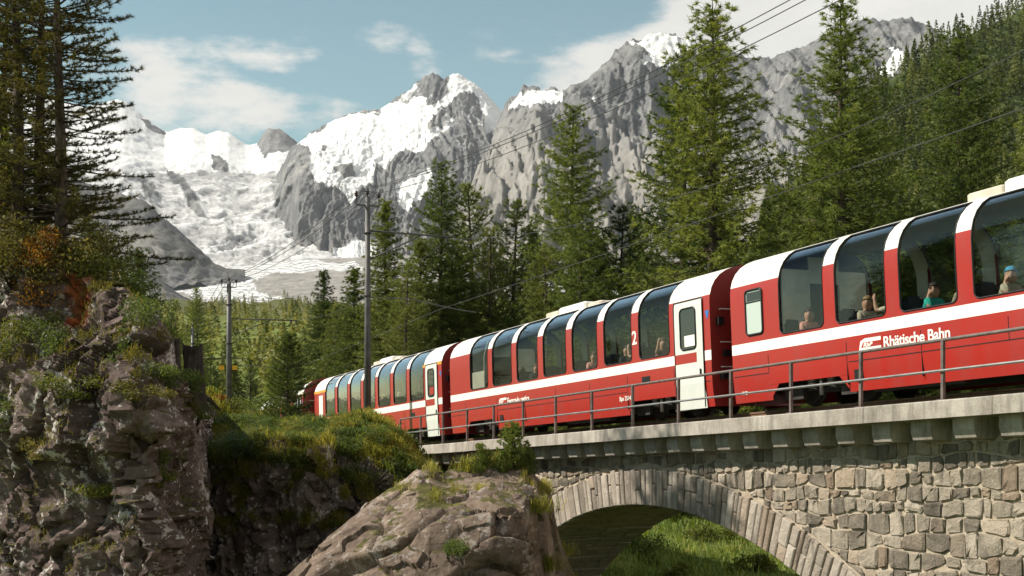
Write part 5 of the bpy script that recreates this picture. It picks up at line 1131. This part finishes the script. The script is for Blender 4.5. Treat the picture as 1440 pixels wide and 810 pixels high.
shr = [(22, 392, 1.2, 1.5, 'cliff_grass', 4200, .045, 'tall olive bush at the foot of the leaning pine'), (92, 384, .9, 1.1, 'cliff_grass', 3600, .04, 'olive brown bush hanging over the rust red rock'), (140, 396, .7, .8, 'leaf', 2600, .035, 'green bush on the cliff edge below the drooping boughs'), (62, 375, .5, .55, 'autumn', 1600, .03, 'orange autumn shrub beside the rust red rock'), (45, 420, .9, 1.0, 'autumn', 2600, .035, 'brown and gold shrub below the dark pines'), (150, 375, .8, .9, 'leaf', 2600, .035, 'yellow green shrub on the highest edge of the cliff'),
       (185, 408, .55, .35, 'fern', 2200, .03, 'dark low juniper capping the lichen covered cliff top'), (200, 470, .5, .6, 'fern', 1800, .03, 'dark juniper hanging on the lichen covered rock'), (165, 500, .45, .6, 'fern', 1800, .03, 'dark shrub in the crack beside the lichen covered rock'),
       (225, 545, .6, .4, 'fern', 2400, .03, 'low dark juniper below the broken stump'), (255, 548, .45, .4, 'fern', 2000, .03, 'small juniper at the foot of the broken stump'), (30, 500, .8, .9, 'leaf', 2400, .035, 'leafy shrub under the leaning pine'), (110, 560, .6, .4, 'leaf', 2000, .03, 'pale shrub on the middle ledge of the cliff'),
       (120, 690, .6, .28, 'grass', 2200, .03, 'yellowish mossy cushion on the lower ledge of the cliff'), (180, 680, .45, .28, 'leaf', 1800, .03, 'green cushion beside the yellowish one on the lower ledge'), (10, 600, .7, .9, 'fern', 2400, .03, 'dark bush growing low on the cliff face'), (262, 585, .4, .4, 'fern', 1600, .025, 'dark tuft hanging below the stump on the cliff corner'), (258, 640, .35, .4, 'leaf', 1400, .025, 'green tuft halfway down the cliff corner'), (222, 655, .35, .55, 'leaf', 1600, .025, 'upright leafy bush on the cliff face above the gorge'), (190, 565, .5, .35, 'cliff_grass', 1800, .03, 'brownish cushion on the ledge under the junipers'), (60, 640, .6, .5, 'cliff_grass', 2000, .03, 'brownish bush on the lower cliff shelf'), (75, 500, .6, .7, 'fern', 2200, .03, 'dark bush in the hollow below the rust red rock')]
for k, (px, py, rx, rz, mt, n, sz, lab) in enumerate(shr):
    shrub(on(CP, CX, CY, px, py, CV, 0, 3.2) - Vector((0, 0, .1)), rx, rz, MAT[mt], n, sz, lab, seed=200 + k)
bsh = [(330, 575, .8, .55, 'leaf', 2000, 'leafy shrub beside the foot of the yellow-plated pole'), (302, 566, .6, .35, 'autumn', 1600, 'reddish low shrub on the crest near the stump'), (362, 590, .9, .5, 'fern', 2200, 'dark round bush left of the little pine'), (432, 592, .7, .4, 'leaf', 2000, 'pale bush right of the little pine'), (470, 592, .6, .35, 'leaf', 1600, 'low green bush below the last carriage'),
       (500, 588, .6, .35, 'fern', 1600, 'low dark bush at the foot of the tall pole'), (540, 596, .5, .35, 'autumn', 1400, 'brownish bush right of the tall pole foot'), (345, 598, .6, .4, 'leaf', 1500, 'small leafy bush on the bank above the ferns'), (585, 640, .5, .4, 'leaf', 1600, 'green bush against the end of the concrete deck'), (600, 665, .4, .4, 'grass', 1400, 'straw coloured bush under the end of the deck')]
for k, (px, py, rx, rz, mt, n, lab) in enumerate(bsh):
    shrub(on(MP, MX, MY, px, py, MV, 1, 2.5) - Vector((0, 0, .08)), rx, rz, MAT[mt], n, .035, lab, seed=300 + k)
# bushes and young trees in the meadow below the bridge
for k, (px, py, Y, rx, rz, mt) in enumerate([(905, 800, 46, .9, .9, 'fern'), (880, 790, 50, .8, 1.0, 'leaf'), (1040, 745, 62, 1.0, .9, 'leaf'), (990, 770, 52, .9, .7, 'leaf'), (1000, 735, 70, 1.2, 1.2, 'fern'), (930, 745, 64, 1.1, 1.0, 'fern'), (1060, 790, 44, .7, .5, 'leaf'), (950, 805, 42, .6, .5, 'leaf')]):
    X = (px - 720) / F * Y; shrub((X, Y, gzv(X, Y) - .1), rx, rz, MAT[mt], 2000, .06, ('dark bush at the shaded edge of the meadow under the vault', 'leafy bush beside the dark one under the vault', 'round bush on the open meadow beyond the arch', 'low bush in the middle of the meadow beyond the arch', 'tall dark bush at the wood edge beyond the arch', 'dark bush below the larch trunks beyond the arch', 'small bush close behind the ring stones of the arch', 'small leafy bush deep in the shade of the bridge')[k], 'meadow bushes', seed=400 + k)
# little pines
YNG = conifer_meshes(131, 3.2, .85, 'young', MAT['needle_spruce']); SAP = [conifer_meshes(141 + i, 1.0, .36, 'sapling', MAT['needle_larch']) for i in range(2)]
p = on(MP, MX, MY, 398, 596, MV, 1, 2.3); o = place_tree('pine_tree', YNG, p - Vector((0, 0, .1)), 1.0, 1.0, 'little dark pine with a crooked trunk on the crest of the bank', None); o.rotation_euler = (rad(2), rad(4), 1)
for k, (px, py, sc, lab) in enumerate([(722, 658, .95, 'tallest of three pine saplings on top of the outcrop'), (677, 662, .6, 'pale yellowish pine sapling on top of the outcrop'), (745, 664, .52, 'short bushy pine sapling at the right edge of the outcrop top'), (707, 662, .45, 'small pine sapling beside the tallest one')]):
    place_tree('pine_sapling', SAP[(k + 1) % 2], on(OP, OX, OY, px, py, OV, 1.6, 3) - Vector((0, 0, .05)), sc, k * 1.7, lab, None, 'sapling')
p = on(OP, OX, OY, 640, 775, OV, .4, 2.2); shrub(p - Vector((0, 0, .05)), .26, .34, MAT['fern'], 1800, .018, 'round green tuft growing on the face of the outcrop', seed=501)
for k, (px, py) in enumerate([(790, 780), (770, 800), (752, 720), (660, 658), (700, 655)]):
    p = on(OP, OX, OY, px, py, OV, .3, 3); n = 260; q = np.array(p) + np.random.default_rng(k).normal(size=(n, 3)) * (.16, .12, .02); grass_obj('grass', q, g.uniform(.2, .5, n), .7, .006, MAT['grass'], 'clump of tall dry grass on the edge of the outcrop', g)
# broken stumps
def stump(px, py, Y, w, h, label, seed):
    g = np.random.default_rng(seed); b = Wp(px, py, Y); o = empty('tree_stump', b, label, 'stump'); n = 16; m = MB(); vs = []; fs = []
    lv = [(-.3, 1.35), (0, 1.12), (.35, 1.0), (.7, .95), (1.0, .93)]
    for i, (z, r) in enumerate(lv):
        for k in range(n):
            t = k * 2 * math.pi / n; rr_ = w / 2 * r * (1 + .10 * math.sin(3 * t + i) + g.normal() * .05); zz = z * h + (g.uniform(-.10, .16) * h if i == len(lv) - 1 else 0); vs.append((rr_ * math.cos(t), rr_ * math.sin(t), zz))
    for i in range(len(lv) - 1):
        for k in range(n): fs.append((i * n + k, i * n + (k + 1) % n, (i + 1) * n + (k + 1) % n, (i + 1) * n + k))
    c = len(vs); vs.append((0, 0, h * .86)); fs += [((len(lv) - 1) * n + k, (len(lv) - 1) * n + (k + 1) % n, c) for k in range(n)]; m.add(vs, fs); m.obj('trunk', MAT['wood'], o)
    for k in range(3):
        t = k * 2.1 + .4; MB().tube([(0, 0, .05), (math.cos(t) * w * .7, math.sin(t) * w * .7, -.08), (math.cos(t) * w * 1.3, math.sin(t) * w * 1.3, -.35)], [w * .2, w * .13, w * .05], 7).obj('root', MAT['wood'], o, True)
stump(272, 556, 29.0, .48, 1.08, 'broken dark tree stump with jagged top on the cliff edge', 3)
stump(247, 528, 28.6, .22, .8, 'thin broken post stump left of the jagged tree stump', 4)

# ------------------------------------------------------------------ thin mountain air
hz = MB().box(-9400, 9400, -9400, 12200, -60, 3200).obj('haze', [], None); tag(hz, 'thin pale haze filling the valley air', 'haze', kind='stuff')
hm_ = bpy.data.materials.new('thin_haze'); hm_.use_nodes = True; ht = hm_.node_tree; ht.nodes.clear()
ho = ht.nodes.new('ShaderNodeOutputMaterial'); hv_ = ht.nodes.new('ShaderNodeVolumePrincipled'); hv_.inputs['Color'].default_value = (.86, .92, 1, 1); hv_.inputs['Density'].default_value = 1.5e-5
ht.links.new(hv_.outputs[0], ho.inputs['Volume']); hz.data.materials.clear(); hz.data.materials.append(hm_)
